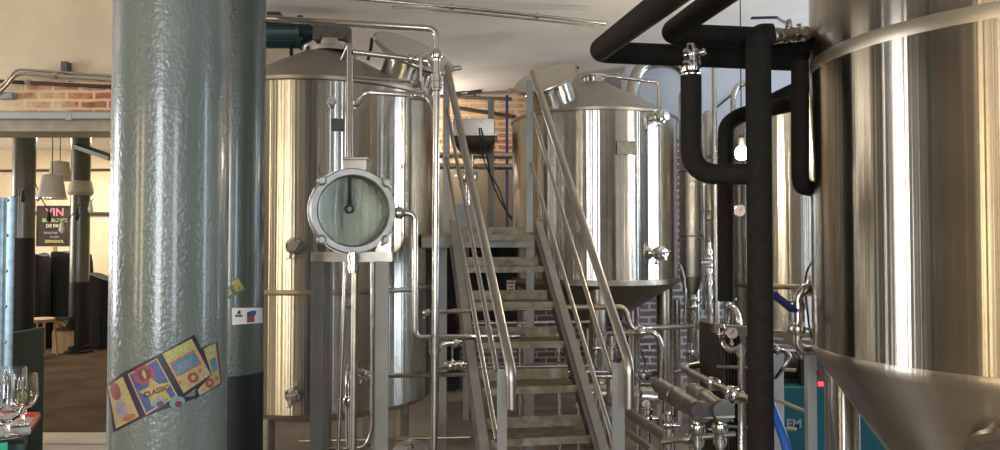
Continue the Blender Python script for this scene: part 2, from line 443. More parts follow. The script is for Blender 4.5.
mb = MB(); mb.box((-6.6, 9.3, 3.2), (8.6, 6.8, .2)); struct(mb, 'ceiling_left_room', 'ceiling')
# dado rail / conduits on the far cream wall
mb = MB(); mb.tube([(-10.5, 12.47, 2.05), (-2.7, 12.47, 1.98)], .03); mb.tube([(-10.5, 12.47, 2.72), (-2.7, 12.47, 2.80)], .02); struct(mb, 'trim_3', 'dark')
area('left_room_daylight', (-10.4, 9.2, 1.9), (PI/2, 0, -PI/2), 3.0, 1.6, 200, (1, .94, .84))
area('left_room_lamp', (-6.4, 11.0, 3.08), (0, 0, 0), 1.8, .5, 130, (1, .90, .74))

# ------------------------------------------------------------------ cast iron columns
def column(x, y, R, label, zblack=.95, top=3.25, base=True, bracket=None, name='cast_iron_column', group=None, mat='column_deep'):
    t = thing(name, label, 'column', (x, y, 0), group)
    MB().lathe([(R, 0), (R, zblack)], V(x, y, 0), V(0,0,1), 64).build('black_foot', 'column_black', t)
    MB().lathe([(R*1.002, zblack), (R*.985, top)], V(x, y, 0), V(0,0,1), 64).build('shaft', mat, t)
    if base: MB().lathe([(R*1.5, 0), (R*1.5, .03), (R*1.2, .05), (R*1.2, .09), (R, .12)], V(x, y, 0), V(0,0,1), 40).build('base_ring', 'column_black', t)
    MB().lathe([(R, top-.22), (R*1.15, top-.19), (R*1.15, top-.15), (R*1.6, top-.04), (R*1.6, top)], V(x, y, 0), V(0,0,1), 40).build('capital', mat, t)
    return t
C1 = V(-.79, 1.775, 0); R1 = .131
C2 = V(-1.118, 3.105, 0); R2 = .125
col1 = column(C1.x, C1.y, R1, 'nearest thick iron column in glossy hammered grey-green paint with the large banner sticker', mat='column')
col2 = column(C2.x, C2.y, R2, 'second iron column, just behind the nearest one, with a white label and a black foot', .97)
ca = W(22, 300, 9.3); column(ca.x, ca.y, .13, 'dark iron column in the far room beside the corrugated sheet', 1.58)
cb = W(79, 300, 10.3); tb = column(cb.x, cb.y, .125, 'slender iron column in the far room with a green diagonal strut', .98)
p = W(79, 141, 10.3); 
mb = MB(); mb.bar(V(cb.x, 10.2, 2.86), W(112, 158, 9.6), .09, .06); mb.build('strut', M['green'], tb)
mb = MB(); mb.lathe([(.14, 0), (.17, .04), (.14, .2)], V(cb.x, cb.y, 2.18), V(0,0,1), 24); mb.build('zinc_band', 'shade', tb)

# stickers wrapped on columns ---------------------------------------------
def ray_cyl(px, py, C, R):
    d = W(px, py, 1.0) - EYE; ox, oy = -C.x, -C.y
    a = d.x**2 + d.y**2; b = 2*(ox*d.x + oy*d.y); c = ox*ox + oy*oy - R*R
    q = b*b - 4*a*c
    k = (-b - math.sqrt(max(q, 0))) / (2*a); return EYE + d*k
def patch(poly, C, R, lift, name, mat, parent, cuts=4):
    bm = bmesh.new(); f = bm.faces.new([bm.verts.new((x, y, 0)) for x, y in poly])
    bmesh.ops.triangulate(bm, faces=[f])
    for _ in range(cuts):
        es = [e for e in bm.edges if e.calc_length() > 3]
        if not es: break
        bmesh.ops.subdivide_edges(bm, edges=es, cuts=1); bmesh.ops.triangulate(bm, faces=bm.faces)
    fs = list(bm.faces)
    for v in bm.verts: v.co = ray_cyl(v.co.x, v.co.y, C, R + lift)
    mb = MB(); mb.bm.free(); mb.bm = bm
    return mb.build(name, mat, parent, smooth=False)
def ell(cx, cy, a, b, rot=0, n=18):
    c, s = math.cos(rot), math.sin(rot)
    return [(cx + a*math.cos(t)*c - b*math.sin(t)*s, cy + a*math.cos(t)*s + b*math.sin(t)*c) for t in [2*PI*k/n for k in range(n)]]
S = 3.754
def q(*pts): return [(100 + x/S, 320 + y/S) for x, y in pts]
def onc(px, py): return (px, py)
stk = thing('banner_sticker', 'colourful strip of beer labels on a purple ground wrapped round the nearest column', 'sticker', ray_cyl(160, 385, C1, R1))
col('st_purple', 48, 30, 62); col('st_cream', 226, 190, 110); col('st_pink', 196, 66, 92); col('st_blue', 66, 92, 172); col('st_yellow', 222, 212, 96)
col('st_gold', 232, 190, 60); col('st_cyan', 74, 158, 190); col('st_orange', 220, 120, 66); col('st_lav', 176, 160, 190); col('st_mag', 150, 40, 80); col('st_red', 208, 74, 50); col('st_mint', 130, 180, 170); col('st_navy', 40, 50, 120)
def ps(poly, layer, name, mat, cuts=4): return patch(poly, C1, R1, .0008 + .0007*layer, name, mat, stk, cuts)
ps(q((380,107),(440,80),(457,240),(365,292),(355,300)), 0, 'backing', 'st_purple')
ps(q((25,240),(90,195),(220,130),(355,55),(425,200),(315,290),(365,285),(368,290),(170,362),(50,422)), 1, 'backing', 'st_purple')
ps(q((30,250),(85,212),(147,362),(60,408)), 2, 'label_panel', 'st_cream')
ps(q((104,204),(214,143),(292,285),(172,357)), 2, 'label_panel', 'st_cream')
ps(q((110,207),(211,150),(284,283),(174,348)), 3, 'label_field', 'st_blue')
ps(q((234,127),(344,70),(416,205),(314,275)), 2, 'label_panel', 'st_cream')
ps(q((240,128),(340,76),(352,98),(256,152)), 3, 'label_field', 'st_yellow')
ps(q((388,108),(434,86),(453,236),(374,284),(366,262),(420,205)), 2, 'label_panel', 'st_cream')
ps(q((392,110),(428,93),(434,135),(408,148)), 3, 'label_field', 'st_yellow')
ps(q((262,163),(352,112),(382,165),(290,215)), 3, 'label_border', 'st_orange')
ps(q((270,166),(350,120),(374,163),(294,208)), 4, 'label_field', 'st_cyan')
ps(q((412,150),(434,140),(440,185),(425,200)), 3, 'label_field', 'st_cyan')
ps([(100+x/S, 320+y/S) for x, y in ell(58, 268, 18, 34, -.25)], 3, 'oval', 'st_pink')
ps([(100+x/S, 320+y/S) for x, y in ell(80, 335, 20, 32, -.2)], 3, 'figure', 'st_lav')
ps([(100+x/S, 320+y/S) for x, y in ell(108, 366, 26, 12, -.4)], 4, 'ribbon', 'st_orange')
ps([(100+x/S, 320+y/S) for x, y in ell(166, 206, 42, 36, -.3)], 4, 'emblem_ring', 'st_pink')
ps([(100+x/S, 320+y/S) for x, y in ell(166, 204, 26, 24, -.3)], 5, 'emblem_field', 'st_mag')
ps([(100+x/S, 320+y/S) for x, y in ell(166, 204, 7, 18, -.3)], 6, 'emblem_figure', 'st_gold')
def star(cx, cy, R, r, rot, n=5, sx=1.25):
    return [(cx + sx*(R if k % 2 == 0 else r)*math.sin(rot + PI*k/n), cy - (R if k % 2 == 0 else r)*math.cos(rot + PI*k/n)) for k in range(2*n)]
ps([(100+x/S, 320+y/S) for x, y in star(212, 268, 56, 29, -.35)], 5, 'star', 'st_gold')
for cx, cy in ((222, 312), (290, 312)):
    ps([(100+x/S, 320+y/S) for x, y in ell(cx, cy-4, 30, 20, -.3)], 5, 'badge', 'st_mint')
    ps([(100+x/S, 320+y/S) for x, y in ell(cx+4, cy+4, 14, 12, -.3)], 6, 'badge_centre', 'st_mag')
ps([(100+x/S, 320+y/S) for x, y in ell(350, 216, 20, 20)], 4, 'seal', 'st_red')
ps([(100+x/S, 320+y/S) for x, y in star(350, 216, 13, 6, -.2, 5, 1)], 5, 'seal_star', 'st_cream')
ps([(100+x/S, 320+y/S) for x, y in ell(412, 236, 16, 19)], 4, 'seal', 'st_red')
ps([(100+x/S, 320+y/S) for x, y in star(412, 236, 10, 5, -.2, 5, 1)], 5, 'seal_star', 'st_cream')
for cx, cy in ((376, 190), (438, 218), (300, 236)): ps([(100+x/S, 320+y/S) for x, y in ell(cx, cy, 7, 9)], 4, 'stamp', 'st_orange')
for i in range(3): ps([(100+x/S, 320+y/S) for x, y in ((288, 172+i*12), (346, 140+i*12), (348, 144+i*12), (290, 177+i*12))], 5, 'scribble', 'st_lav')
# lettering in the star
def text_cyl(text, size, cx, cy, ang, C, R, lift, name, mat, parent, bold=0):
    bm = font_mesh(text, size, 0.0, bold); c, s = math.cos(ang), math.sin(ang)
    for v in bm.verts:
        x, y = v.co.x, -v.co.y; v.co = ray_cyl(cx + x*c - y*s, cy + x*s + y*c, C, R + lift)
    mb = MB(); mb.bm.free(); mb.bm = bm; return mb.build(name, mat, parent, smooth=False)
text_cyl('CLASSIC', 7.2, 100+212/S, 320+268/S, -.33, C1, R1, .0055, 'lettering', 'st_purple', stk, .12)
# small stickers on the second column
st2 = thing('square_sticker', 'small green and yellow sticker pair stuck askew on the second column', 'sticker', ray_cyl(235, 288, C2, R2))
def z2(*pts): return [(225 + x/7.5, 270 + y/7.5) for x, y in pts]
col('st_green', 92, 140, 60)
for poly, l, n_, m_ in ((z2((36,85),(100,48),(160,150),(78,190)), 1, 'sticker_square', 'st_green'), (z2((2,150),(34,120),(72,190),(20,225)), 0, 'sticker_tail', 'st_green'),
                        (z2((46,90),(98,62),(140,140),(84,166)), 2, 'yellow_field', 'st_yellow'), (z2((60,110),(96,92),(118,132),(84,150)), 3, 'gold_patch', 'st_gold'), (z2((98,132),(112,126),(118,142),(104,148)), 4, 'pink_dot', 'st_pink'), (z2((12,158),(36,140),(54,176),(26,196)), 1, 'yellow_field', 'st_yellow')):
    patch(poly, C2, R2, .001 + .0008*l, n_, m_, st2)
st3 = thing('paper_label', 'white paper label with a crest and a picture on the second column', 'sticker', ray_cyl(246, 316, C2, R2))
for poly, l, n_, m_ in ((z2((52,285),(280,282),(282,395),(54,412)), 0, 'paper', 'paper'), (z2((75,335),(132,335),(132,352),(75,352)), 1, 'caption_bar', 'gear'), (z2((92,318),(100,304),(108,318),(116,302),(118,330),(92,330)), 1, 'crest', 'dark'),
                        (z2((165,318),(200,305),(214,320),(232,302),(234,330),(222,345),(165,345)), 1, 'picture_top', 'st_blue'), (z2((165,345),(222,345),(222,390),(165,394)), 1, 'picture_bottom', 'st_pink')):
    patch(poly, C2, R2, .001 + .0008*l, n_, m_, st3)
# ------------------------------------------------------------------ tanks
def cyl_pt(c, R, th, z): return V(c.x + R*math.cos(th), c.y + R*math.sin(th), z)
def manway_on_cone(t, base, n, R, h, lid_c, lid_n, lid_R, mat='fit', handle_dir=None):
    """collar standing on the cone plus its open round lid"""
    mb = MB(); mb.lathe([(R, -h*.9), (R, h*.8), (R*1.09, h*.82), (R*1.09, h), (R*.9, h), (R*.9, h*.2), (R*.88, -h*.5)], base, n, 40); c_ = mb.build('manway_collar', 'tank_b', t)
    lm = MB(); lm.lathe([(lid_R*.9, .012), (lid_R*.5, .03), (.001, .036), ], lid_c, lid_n, 40, False); lm.lathe([(.001, .0), (lid_R*.9, -.004)], lid_c, lid_n, 40, False)
    lm.lathe([(lid_R*.9, -.012), (lid_R, -.012), (lid_R, .014), (lid_R*.9, .014)], lid_c, lid_n, 40)
    lid = lm.build('manway_lid', 'lid', t)
    g = MB(); g.torus(lid_c, lid_n, lid_R*.985, .015, 56, 8); g.build('gasket_ring', 'pipe_warm', lid)
    hd = (handle_dir - lid_n*handle_dir.dot(lid_n)).normalized(); s_ = hd.cross(lid_n)
    e = lid_c + hd*lid_R*.98
    MB().tube([e - s_*.035, e - s_*.035 + lid_n*.0 + hd*.055 + lid_n*.03, e + s_*.035 + hd*.055 + lid_n*.03, e + s_*.035], .006, .015, 8).build('lid_handle', 'fit', lid)
    hm = MB(); hp = base + n*h*.95 ; b = lid_c - hd*lid_R
    side = hd.cross(n).normalized()
    for s in (-1, 1): hm.bar(hp - hd*R*1.0 + side*.04*s, b + side*.04*s, .012, .03, side)
    hm.cyl(b - side*.07, b + side*.07, .012, .012, 10); hm.build('hinge', 'fit', t)
    for k in range(5):
        a = 2*PI*k/5 + .4; u, v, _ = frame_of(n); rr = u*math.cos(a) + v*math.sin(a)
        w = MB(); pz = base + n*h*.6 + rr*R*1.02
        w.cyl(pz, pz + n*.05 + rr*.02, .007, .007, 8); w.bar(pz + n*.05 + rr*.02 - rr.cross(n)*.02, pz + n*.05 + rr*.02 + rr.cross(n)*.02, .012, .006, n)
        w.build('wing_nut', 'fit', t)
def port(t, c, th, z, R, r=.03, L=.06, name='sample_port', cap=True, valve=False):
    o = cyl_pt(c, R - .005, th, z); d = V(math.cos(th), math.sin(th), 0)
    mb = MB(); mb.lathe([(r*.8, 0), (r*.8, L*.55), (r*1.35, L*.6), (r*1.35, L*.9), (r*1.2, L)], o, d, 20); clamp_mb(mb, o + d*L*.75, d, r*.75)
    b = mb.build(name, 'fit', t)
    if valve:
        h = MB(); q_ = o + d*(L+.01); h.cyl(q_ - d*.02, q_ + d*.03, r*.45, r*.45, 12); s_ = V(-d.y, d.x, 0)
        h.tube([q_ + d*.02, q_ + d*.02 - V(0,0,.05)], r*.35, 0, 10)
        h.tube([q_ + d*.03 - s_*.025, q_ + d*.035 + s_*.03 + V(0,0,.012)], r*.2, 0, 8); h.build('sample_tap', 'fit', b)
    return b

# --- left tank with the agitator motor
A = V(-1.19, 5.0, 0); RA = .735
ta = thing('brewing_tank', 'tall steel tank with a teal motor on its cone, behind the round sight glass', 'tank', (A.x, A.y, .5))
MB().lathe([(RA-.03, .49), (RA, .52), (RA, 2.47)], A, V(0,0,1), 128, False).build('shell', 'tank_a', ta)
MB().lathe([(RA+.002, 2.455), (RA+.012, 2.462), (RA+.012, 2.482), (RA+.002, 2.487), (.13, 2.80), (.12, 2.83)], A, V(0,0,1), 128, False).build('top_cone', 'cone', ta)
MB().lathe([(RA+.001, 1.205), (RA+.003, 1.21), (RA+.003, 1.232), (RA+.001, 1.237)], A, V(0,0,1), 128, False).build('weld_band', 'weld_and_shade', ta)
MB().lathe([(RA-.03, .49), (RA*.75, .44), (RA*.4, .41), (.001, .40)], A, V(0,0,1), 96, False).build('dished_bottom', 'cone', ta)
for dg in (-109.3, -21.7, 69, 158):
    p = cyl_pt(A, .6, math.radians(dg), 0); mb = MB(); mb.cyl(V(p.x, p.y, .03), V(p.x, p.y, .5), .047, .047, 24); l = mb.build('leg', 'pipe_warm', ta)
    MB().lathe([(.08, 0), (.08, .012), (.03, .02), (.03, .035)], V(p.x, p.y, 0), V(0,0,1), 24).build('foot', 'fit', l)
# motor + gearbox on top
mz = 2.93; mY = 5.0; gx = A.x + .05
MB().lathe([(.17, 2.79), (.17, 2.82), (.10, 2.84), (.10, 2.88)], V(gx, mY, 0), V(0,0,1), 32).build('mounting_flange', 'fit', ta)
mb = MB(); mb.box((gx-.0, mY, 2.93), (.23, .17, .115)); 
for dx in (-.1, .1): mb.box((gx+dx*.8, mY-.088, 2.885), (.045, .01, .03)); mb.box((gx+dx*.8, mY-.03, 2.99), (.045, .12, .02))
for k in range(7): mb.box((gx - .09 + k*.03, mY, 2.995), (.008, .15, .014))
g_ = mb.build('gearbox', 'gear', ta, bevel=.006)
mo = MB(); mx = W(300, 33, 5.0)
xm0, xm1, xm2, xm3 = W(255, 33, 5).x, W(300, 33, 5).x, W(304, 33, 5).x, gx - .11
mo.lathe([(.088, 0), (.095, .02), (.095, (xm1-xm0))], V(xm0, mY, mz+.01), V(1,0,0), 40)
mo.lathe([(.115, 0), (.115, .02), (.085, .035), (.045, xm3-xm1-.02), (.045, xm3-xm1+.02)], V(xm1, mY, mz+.01), V(1,0,0), 40)
mt = mo.build('motor', 'motor', ta)
fn = MB()
for k in range(26):
    a = 2*PI*k/26; c_ = V((xm0+xm1)/2 + .03, mY + math.cos(a)*.099, mz + .01 + math.sin(a)*.099)
    fn.box(c_, (xm1-xm0-.09, .012, .005), Matrix.Rotation(-a, 3, 'X') if False else Matrix.Rotation(a, 3, 'X'))
fn.build('cooling_fins', 'motor', mt)
MB().box(((xm0+xm1)/2, mY-.06, mz+.1), (.09, .08, .05)).build('terminal_box', 'motor', mt, bevel=.006)
MB().cyl(V(W(291, 48, 5).x, mY, mz-.08), V(W(296, 62, 5).x, mY-.1, 2.68), .012, .012, 10).build('motor_strut', 'rubber', ta)
# manway of tank A, on the right slope of the cone
bn = V(.38, -.35, .86).normalized()
bc = W(409, 76, 4.85); 
manway_on_cone(ta, bc, bn, .185, .10, W(414, 53, 4.78), V(.42, -.42, .80).normalized(), .27, handle_dir=V(.6, -.1, .3))
mb = MB(); mb.tube([W(368, 60, 4.8), W(371, 47, 4.8), W(372, 38, 4.8)], .011, 0, 8); mb.build('clamp_lever', 'rubber', ta)
thA = lambda px: None
def th_of(c, R, px, zz=None):
    """angle on the tank whose front surface shows at photo column px"""
    k = (px-500)/F; a = k*k + 1; b = -2*(c.x*k + c.y); cc = c.x**2 + c.y**2 - R*R
    y = (-b - math.sqrt(max(b*b - 4*a*cc, 0)))/(2*a); return math.atan2(y - c.y, k*y - c.x), y
def zat(py, y): return W(500, py, y).z
for px, py, val, r_ in ((297, 246, False, .036), (297, 393, True, .034), (346, 302, False, .026), (362, 373, False, .028), (330, 103, False, .02)):
    th, y = th_of(A, RA, px); port(ta, A, th, zat(py, y), RA, r_, .08, 'tank_port', valve=val)
th, y = th_of(A, RA, 337); o = cyl_pt(A, RA, th, zat(125, y)); MB().box(o, (.075, .012, .075), Matrix.Rotation(th+PI/2, 3, 'Z')).build('name_plate', 'gear', ta)
# insulated cable gland etc.

# --- middle tank
B = V(.775, 6.1, 0); RB = .675
tb_ = thing('brewing_tank', 'steel tank with an open lid on its cone, standing to the rear of the stairs', 'tank', (B.x, B.y, .8))
MB().lathe([(RB, 1.2), (RB, 2.505)], B, V(0,0,1), 128, False).build('shell', 'tank_b', tb_)
MB().lathe([(RB+.002, 2.49), (RB+.01, 2.495), (RB+.01, 2.515), (RB, 2.52), (.10, 2.835)], B, V(0,0,1), 128, False).build('top_cone', 'cone', tb_)
MB().lathe([(RB+.002, 1.235), (RB+.004, 1.23), (RB+.004, 1.195), (RB-.01, 1.185), (.08, .82), (.04, .80), (.04, .7)], B, V(0,0,1), 96).build('bottom_cone', 'weld_and_shade', tb_)  # shade under the tank put into the colour by this darker steel
MB().lathe([(.08, 2.81), (.085, 2.875), (.11, 2.88), (.11, 2.895), (.02, 2.9)], B, V(0,0,1), 32).build('neck', 'fit', tb_)
for dg in (-5, -95, 175, 85):
    p = cyl_pt(B, .57, math.radians(dg), 0); mb = MB(); mb.cyl(V(p.x, p.y, .03), V(p.x, p.y, 1.21), .066, .066, 24); l = mb.build('leg', 'pipe_warm', tb_)
    MB().lathe([(.1, 0), (.1, .012), (.03, .02), (.03, .035)], V(p.x, p.y, 0), V(0,0,1), 24).build('foot', 'fit', l)
bn = V(-.42, -.40, .80).normalized(); bc = W(553, 98, 5.72)
manway_on_cone(tb_, bc, V(-.36,-.34,.87).normalized(), .18, .12, W(546, 79, 5.6), V(-.34, -.48, .82).normalized(), .245, handle_dir=V(-.9, -.1, -.1))
for px, py, val, r_ in ((655, 118, False, .04), (653, 253, True, .04)):
    th, y = th_of(B, RB, px); port(tb_, B, th, zat(py, y), RB, r_, .10, 'tank_port', valve=val)
th, y = th_of(B, RB, 626); o = cyl_pt(B, RB+.006, th, zat(148, y)); MB().box(o, (.145, .012, .10), Matrix.Rotation(th+PI/2, 3, 'Z')).build('name_plate', 'gear', tb_, bevel=.003)

# --- near tank at the right
D = V(1.885, 2.68, 0); RD = .70
td = thing('fermenting_tank', 'huge near steel tank with a conical bottom, cut off by the edge of the view', 'tank', (D.x, D.y, .2))
MB().lathe([(RD, 1.10), (RD, 2.18)], D, V(0,0,1), 160, False).build('shell', 'tank_c', td)
MB().lathe([(RD-.0005, 2.18), (RD-.0005, 2.98), (RD-.05, 3.04), (.001, 3.1)], D, V(0,0,1), 160, False).build('upper_shell', 'tank_c', td)
MB().lathe([(RD+.0005, 2.158), (RD+.0015, 2.162), (RD+.0015, 2.203), (RD+.0005, 2.207)], D, V(0,0,1), 160, False).build('weld_band', 'cone2', td)
MB().lathe([(RD+.001, 1.115), (RD+.003, 1.11), (RD+.003, 1.09), (RD-.012, 1.065), (.05, .16), (.05, .08)], D, V(0,0,1), 160, False).build('bottom_cone', 'cone_c', td)
for dg in (-225+4, -135+4, -45, 45):
    p = cyl_pt(D, .6, math.radians(dg), 0)
    if dg == -221: p = W(842, 400, 3.2)
    mb = MB(); mb.cyl(V(p.x, p.y, .03), V(p.x, p.y, 1.12), .07, .07, 32)
    if dg == -131: mb.bm.free(); continue
    l = mb.build('leg', 'tank_b', td)
    MB().lathe([(.1, 0), (.1, .012), (.03, .02), (.03, .035)], V(p.x, p.y, 0), V(0,0,1), 24).build('foot', 'fit', l)
# round manway on the cone
k_ = W(1012, 445, 1.0) - EYE
zc = .88; rc = .05 + (RD-.062)*(zc-.16)/(1.065-.16); th = math.atan2(-.46, -.37)
mc = V(D.x + rc*math.cos(th), D.y + rc*math.sin(th), zc); sl = math.atan2(1.065-.16, RD-.062)
n_ = V(math.cos(th)*math.sin(sl), math.sin(th)*math.sin(sl), -math.cos(sl))
mb = MB(); mb.lathe([(.09, -.03), (.095, .02), (.115, .022), (.115, .04), (.09, .045), (.07, .03), (.001, .03)], mc, n_, 48); mb.build('cone_manway', 'pipe_warm', td)

# --- far right tank
E = V(2.36, 6.0, 0); RE = .52
te = thing('brewing_tank', 'bluish steel tank in the background, seen in slices between the black lagged pipes', 'tank', (E.x, E.y, .3))
MB().lathe([(RE, .85), (RE, 2.5), (RE-.02, 2.52), (.1, 2.72), (.001, 2.74)], E, V(0,0,1), 96, False).build('shell', 'tank_b', te)
MB().lathe([(RE+.001, 1.165), (RE+.004, 1.17), (RE+.004, 1.20), (RE+.001, 1.205)], E, V(0,0,1), 96, False).build('weld_band', 'weld_and_shade', te)
MB().lathe([(RE, .85), (RE*.9, .79), (RE*.5, .72), (.001, .7)], E, V(0,0,1), 96, False).build('dished_bottom', 'cone', te)
for dg in (-60, -150, 30, 120):
    p = cyl_pt(E, .42, math.radians(dg), 0); MB().cyl(V(p.x, p.y, .0), V(p.x, p.y, .85), .04, .04, 20).build('leg', 'pipe', te)
th, y = th_of(E, RE, 742); 
# thermometer dial on it
o = W(739, 211, 5.78); tg = thing('dial_thermometer', 'small round dial thermometer between two black lagged pipes', 'gauge', W(739, 211, 5.6))
mb = MB(); mb.lathe([(.012, -.24), (.012, 0), (.05, 0), (.05, .03), (.044, .032)], o, V(-.12, -1, 0), 28, True); mb.build('case', 'fit', tg)
MB().lathe([(.042, .033), (.001, .0335)], o, V(-.12, -1, 0), 24, False).build('dial', 'dial', tg)
MB().bar(o + V(-.004,-.036,-.005), o + V(.012,-.036,.028), .004, .003, V(1,0,0)).build('needle', 'rubber', tg)

# slim vessels in front of the brick strip
def vessel(px, y, R, ztop, zbot, label):
    c = W(px, 200, y); t = thing('slim_vessel', label, 'vessel', (c.x, c.y, zbot-.35)); o = V(c.x, c.y, 0)
    MB().lathe([(R, zbot), (R, ztop), (R*.9, ztop+.03), (R*.3, ztop+.07), (.001, ztop+.075)], o, V(0,0,1), 40, False).build('shell', 'tank_b', t)
    MB().lathe([(R+.001, zbot+.01), (R, zbot), (R*.28, zbot-.18), (R*.28, zbot-.24)], o, V(0,0,1), 40, False).build('cone', 'cone', t)
    union_nut(MB(), V(c.x, c.y, zbot-.26), V(0,0,1), R*.28).build('outlet_nut', 'fit', t)
    MB().tube([V(c.x, c.y, zbot-.28), V(c.x, c.y, .0)], R*.25, 0, 12).build('stand_pipe', 'pipe', t)
    for z in (zbot+.35, zbot+.9):
        mb = MB(); mb.lathe([(R+.003, -.01), (R+.008, -.008), (R+.008, .008), (R+.003, .01)], V(c.x, c.y, z), V(0,0,1), 40, False); mb.build('strap', 'weld_and_shade', t)
    return t
vessel(691, 6.3, .098, 2.78, 1.22, 'slim steel vessel with a conical bottom against the whitewashed brick')
vessel(708, 6.45, .055, 2.6, 1.36, 'thinnest upright steel vessel, beside the slim one with the conical bottom')

# ------------------------------------------------------------------ sight glass grant
G = W(353, 211, 3.45); ga = math.radians(22); gn = V(math.sin(ga), -math.cos(ga), .0)
sg = thing('sight_glass_vessel', 'round steel drum with a greenish glass front and four wing bolts on a bar stand', 'vessel', V(G.x, G.y+.1, 0))
RG = .178
mb = MB(); mb.lathe([(RG, 0), (RG, -.19), (RG*.9, -.215), (.001, -.225)], G, gn, 64, False); mb.lathe([(RG*.985, -.01), (RG*.985, -.18), (.001, -.2)], G, gn, 64, False); mb.build('drum', 'tank_b', sg)
mb = MB(); mb.lathe([(RG*.90, -.012), (RG*1.10, -.012), (RG*1.12, .0), (RG*1.10, .022), (RG*.90, .022)], G, gn, 72)
mb.bm.free(); mb = MB()
prof = [(RG*.91, -.014), (RG*1.09, -.014), (RG*1.12, -.004), (RG*1.12, .014), (RG*1.09, .024), (RG*.95, .024), (RG*.91, .014)]
u, v, d = frame_of(gn); mb.rings([[G + d*z + (u*math.cos(2*PI*k/72) + v*math.sin(2*PI*k/72))*r for r, z in prof] for k in range(72)], closed_v=True); ring = mb.build('clamp_ring', 'satin', sg)
mb = MB(); mb.lathe([(RG*1.0, -.045), (RG*1.14, -.045), (RG*1.14, -.025), (RG*1.0, -.025)], G, gn, 72, False); mb.build('rear_flange', 'pipe', sg)
MB().lathe([(.001, .002), (RG*.92, .002), (RG*.92, .012), (.001, .012)], G, gn, 64, False).build('glass_disc', 'sight', sg)
up = V(0,0,1); sd = gn.cross(up).normalized()
for a in (42, 138, 222, 318):
    ar = math.radians(a); rr = sd*math.cos(ar) + up*math.sin(ar); pz = G + rr*RG*1.13
    mb = MB(); mb.cyl(pz - gn*.05, pz + gn*.045, .008, .008, 10); mb.lathe([(.022, 0), (.024, .014), (.014, .026)], pz + gn*.02, gn, 12)
    tt = rr.cross(gn); mb.tube([pz + gn*.035 - tt*.034 + gn*.006, pz + gn*.035, pz + gn*.035 + tt*.034 + gn*.006], .0075, .01, 8); mb.build('wing_bolt', 'satin', ring)
# dipper hanging inside, seen through the glass
mb = MB(); q0 = G + up*.165 - gn*.03; s0 = q0 - sd*.0; 
mb.tube([G - gn*.05 + up*.16 + V(-.008,0,0), G - gn*.05 + up*.06 + V(-.008,0,0)], .009, 0, 10); mb.cyl(G - gn*.05 + up*.06 + V(-.008,0,0), G - gn*.05 + up*.035 + V(-.008,0,0), .013, .013, 10)
mb.torus(G - gn*.05 + up*.012 + V(-.008,0,0), gn, .018, .006, 20, 8); mb.build('dip_rod', 'rubber', sg)
mb = MB(); c_ = W(357, 166, 3.5); mb.box(c_, (.11, .10, .05)); mb.box(c_ + V(0,0,.03), (.12, .11, .012)); mb.build('top_box', 'satin', sg, bevel=.003)
# stand
zt = W(353, 257, 3.45).z
def gx_(px, d): return W(px, 300, d).x
mb = MB(); xl, xr = gx_(310, 3.45), gx_(392, 3.45)
mb.box(((xl+xr)/2, 3.46, zt), (xr-xl, .012, .045)); mb.box(((xl+xr)/2, 3.56, zt+.02), (xr-xl, .2, .006)); mb.box(((xl+xr)/2, 3.66, zt), (xr-xl, .012, .045)); mb.build('stand_shelf', 'satin', sg)
for side in (0, 1):
    x = gx_(312, 3.45) if side == 0 else gx_(390, 3.45); s = 1 if side == 0 else -1
    mb = MB(); mb.extrude([V(x, 3.47, zt), V(x + s*.085, 3.47, zt), V(x + s*.055, 3.47, zt+.07), V(x, 3.47, zt+.11)], V(0, .006, 0)); mb.build('gusset_plate', 'pipe', sg)
for i, (px, w_, dd) in enumerate(((317, .058, 3.45), (382, .062, 3.45), (325, .05, 3.66), (376, .05, 3.66))):
    x = gx_(px, dd); mb = MB(); mb.box((x, dd, zt/2 - .01), (w_, .006, zt-.02)); mb.box((x + (w_/2 - .003)*(1 if i % 2 == 0 else -1)*1, dd + .025, zt/2-.01), (.006, .05, zt-.02)); mb.build('stand_leg', 'grey_bar', sg)
p = W(355, 262, 3.42)
mb = MB(); union_nut(mb, V(G.x+.005, 3.44, W(355,258,3.44).z), V(0,0,1), .018); union_nut(mb, V(G.x+.005, 3.44, W(355,268,3.44).z), V(0,0,1), .016); mb.build('outlet_nut', 'fit', sg)

# ------------------------------------------------------------------ stairs
sang = math.radians(10); uu = V(-math.sin(sang), math.cos(sang), 0); vv = V(math.cos(sang), math.sin(sang), 0)
SO = V(-.085, 3.48, 0) + vv*.275
def ST(u, v, z): return SO + uu*u + vv*v + V(0,0,z)
stair = thing('open_stair', 'steep open steel stair with stained treads climbing between the two tanks', 'stairs', ST(-.5, 0, 0))
RUN, RISE = .24, .195
for k in range(-2, 6):
    u0 = k*RUN; z = .585 + k*RISE
    mb = MB()
    def bx(ua, ub, za, zb, hw=.262):
        vs = [ST(u, v, zz) for u, v, zz in ((ua,-hw,za), (ub,-hw,za), (ub,-hw,zb), (ua,-hw,zb))]
        mb.extrude(vs, vv*(2*hw))
    bx(u0, u0+.20, z-.004, z); bx(u0-.004, u0, z-.035, z+.001); bx(u0+.2, u0+.204, z-.004, z+.055)
    mb.build('tread', 'tread', stair)
sl = RISE/RUN; n2 = V(0,0,1)
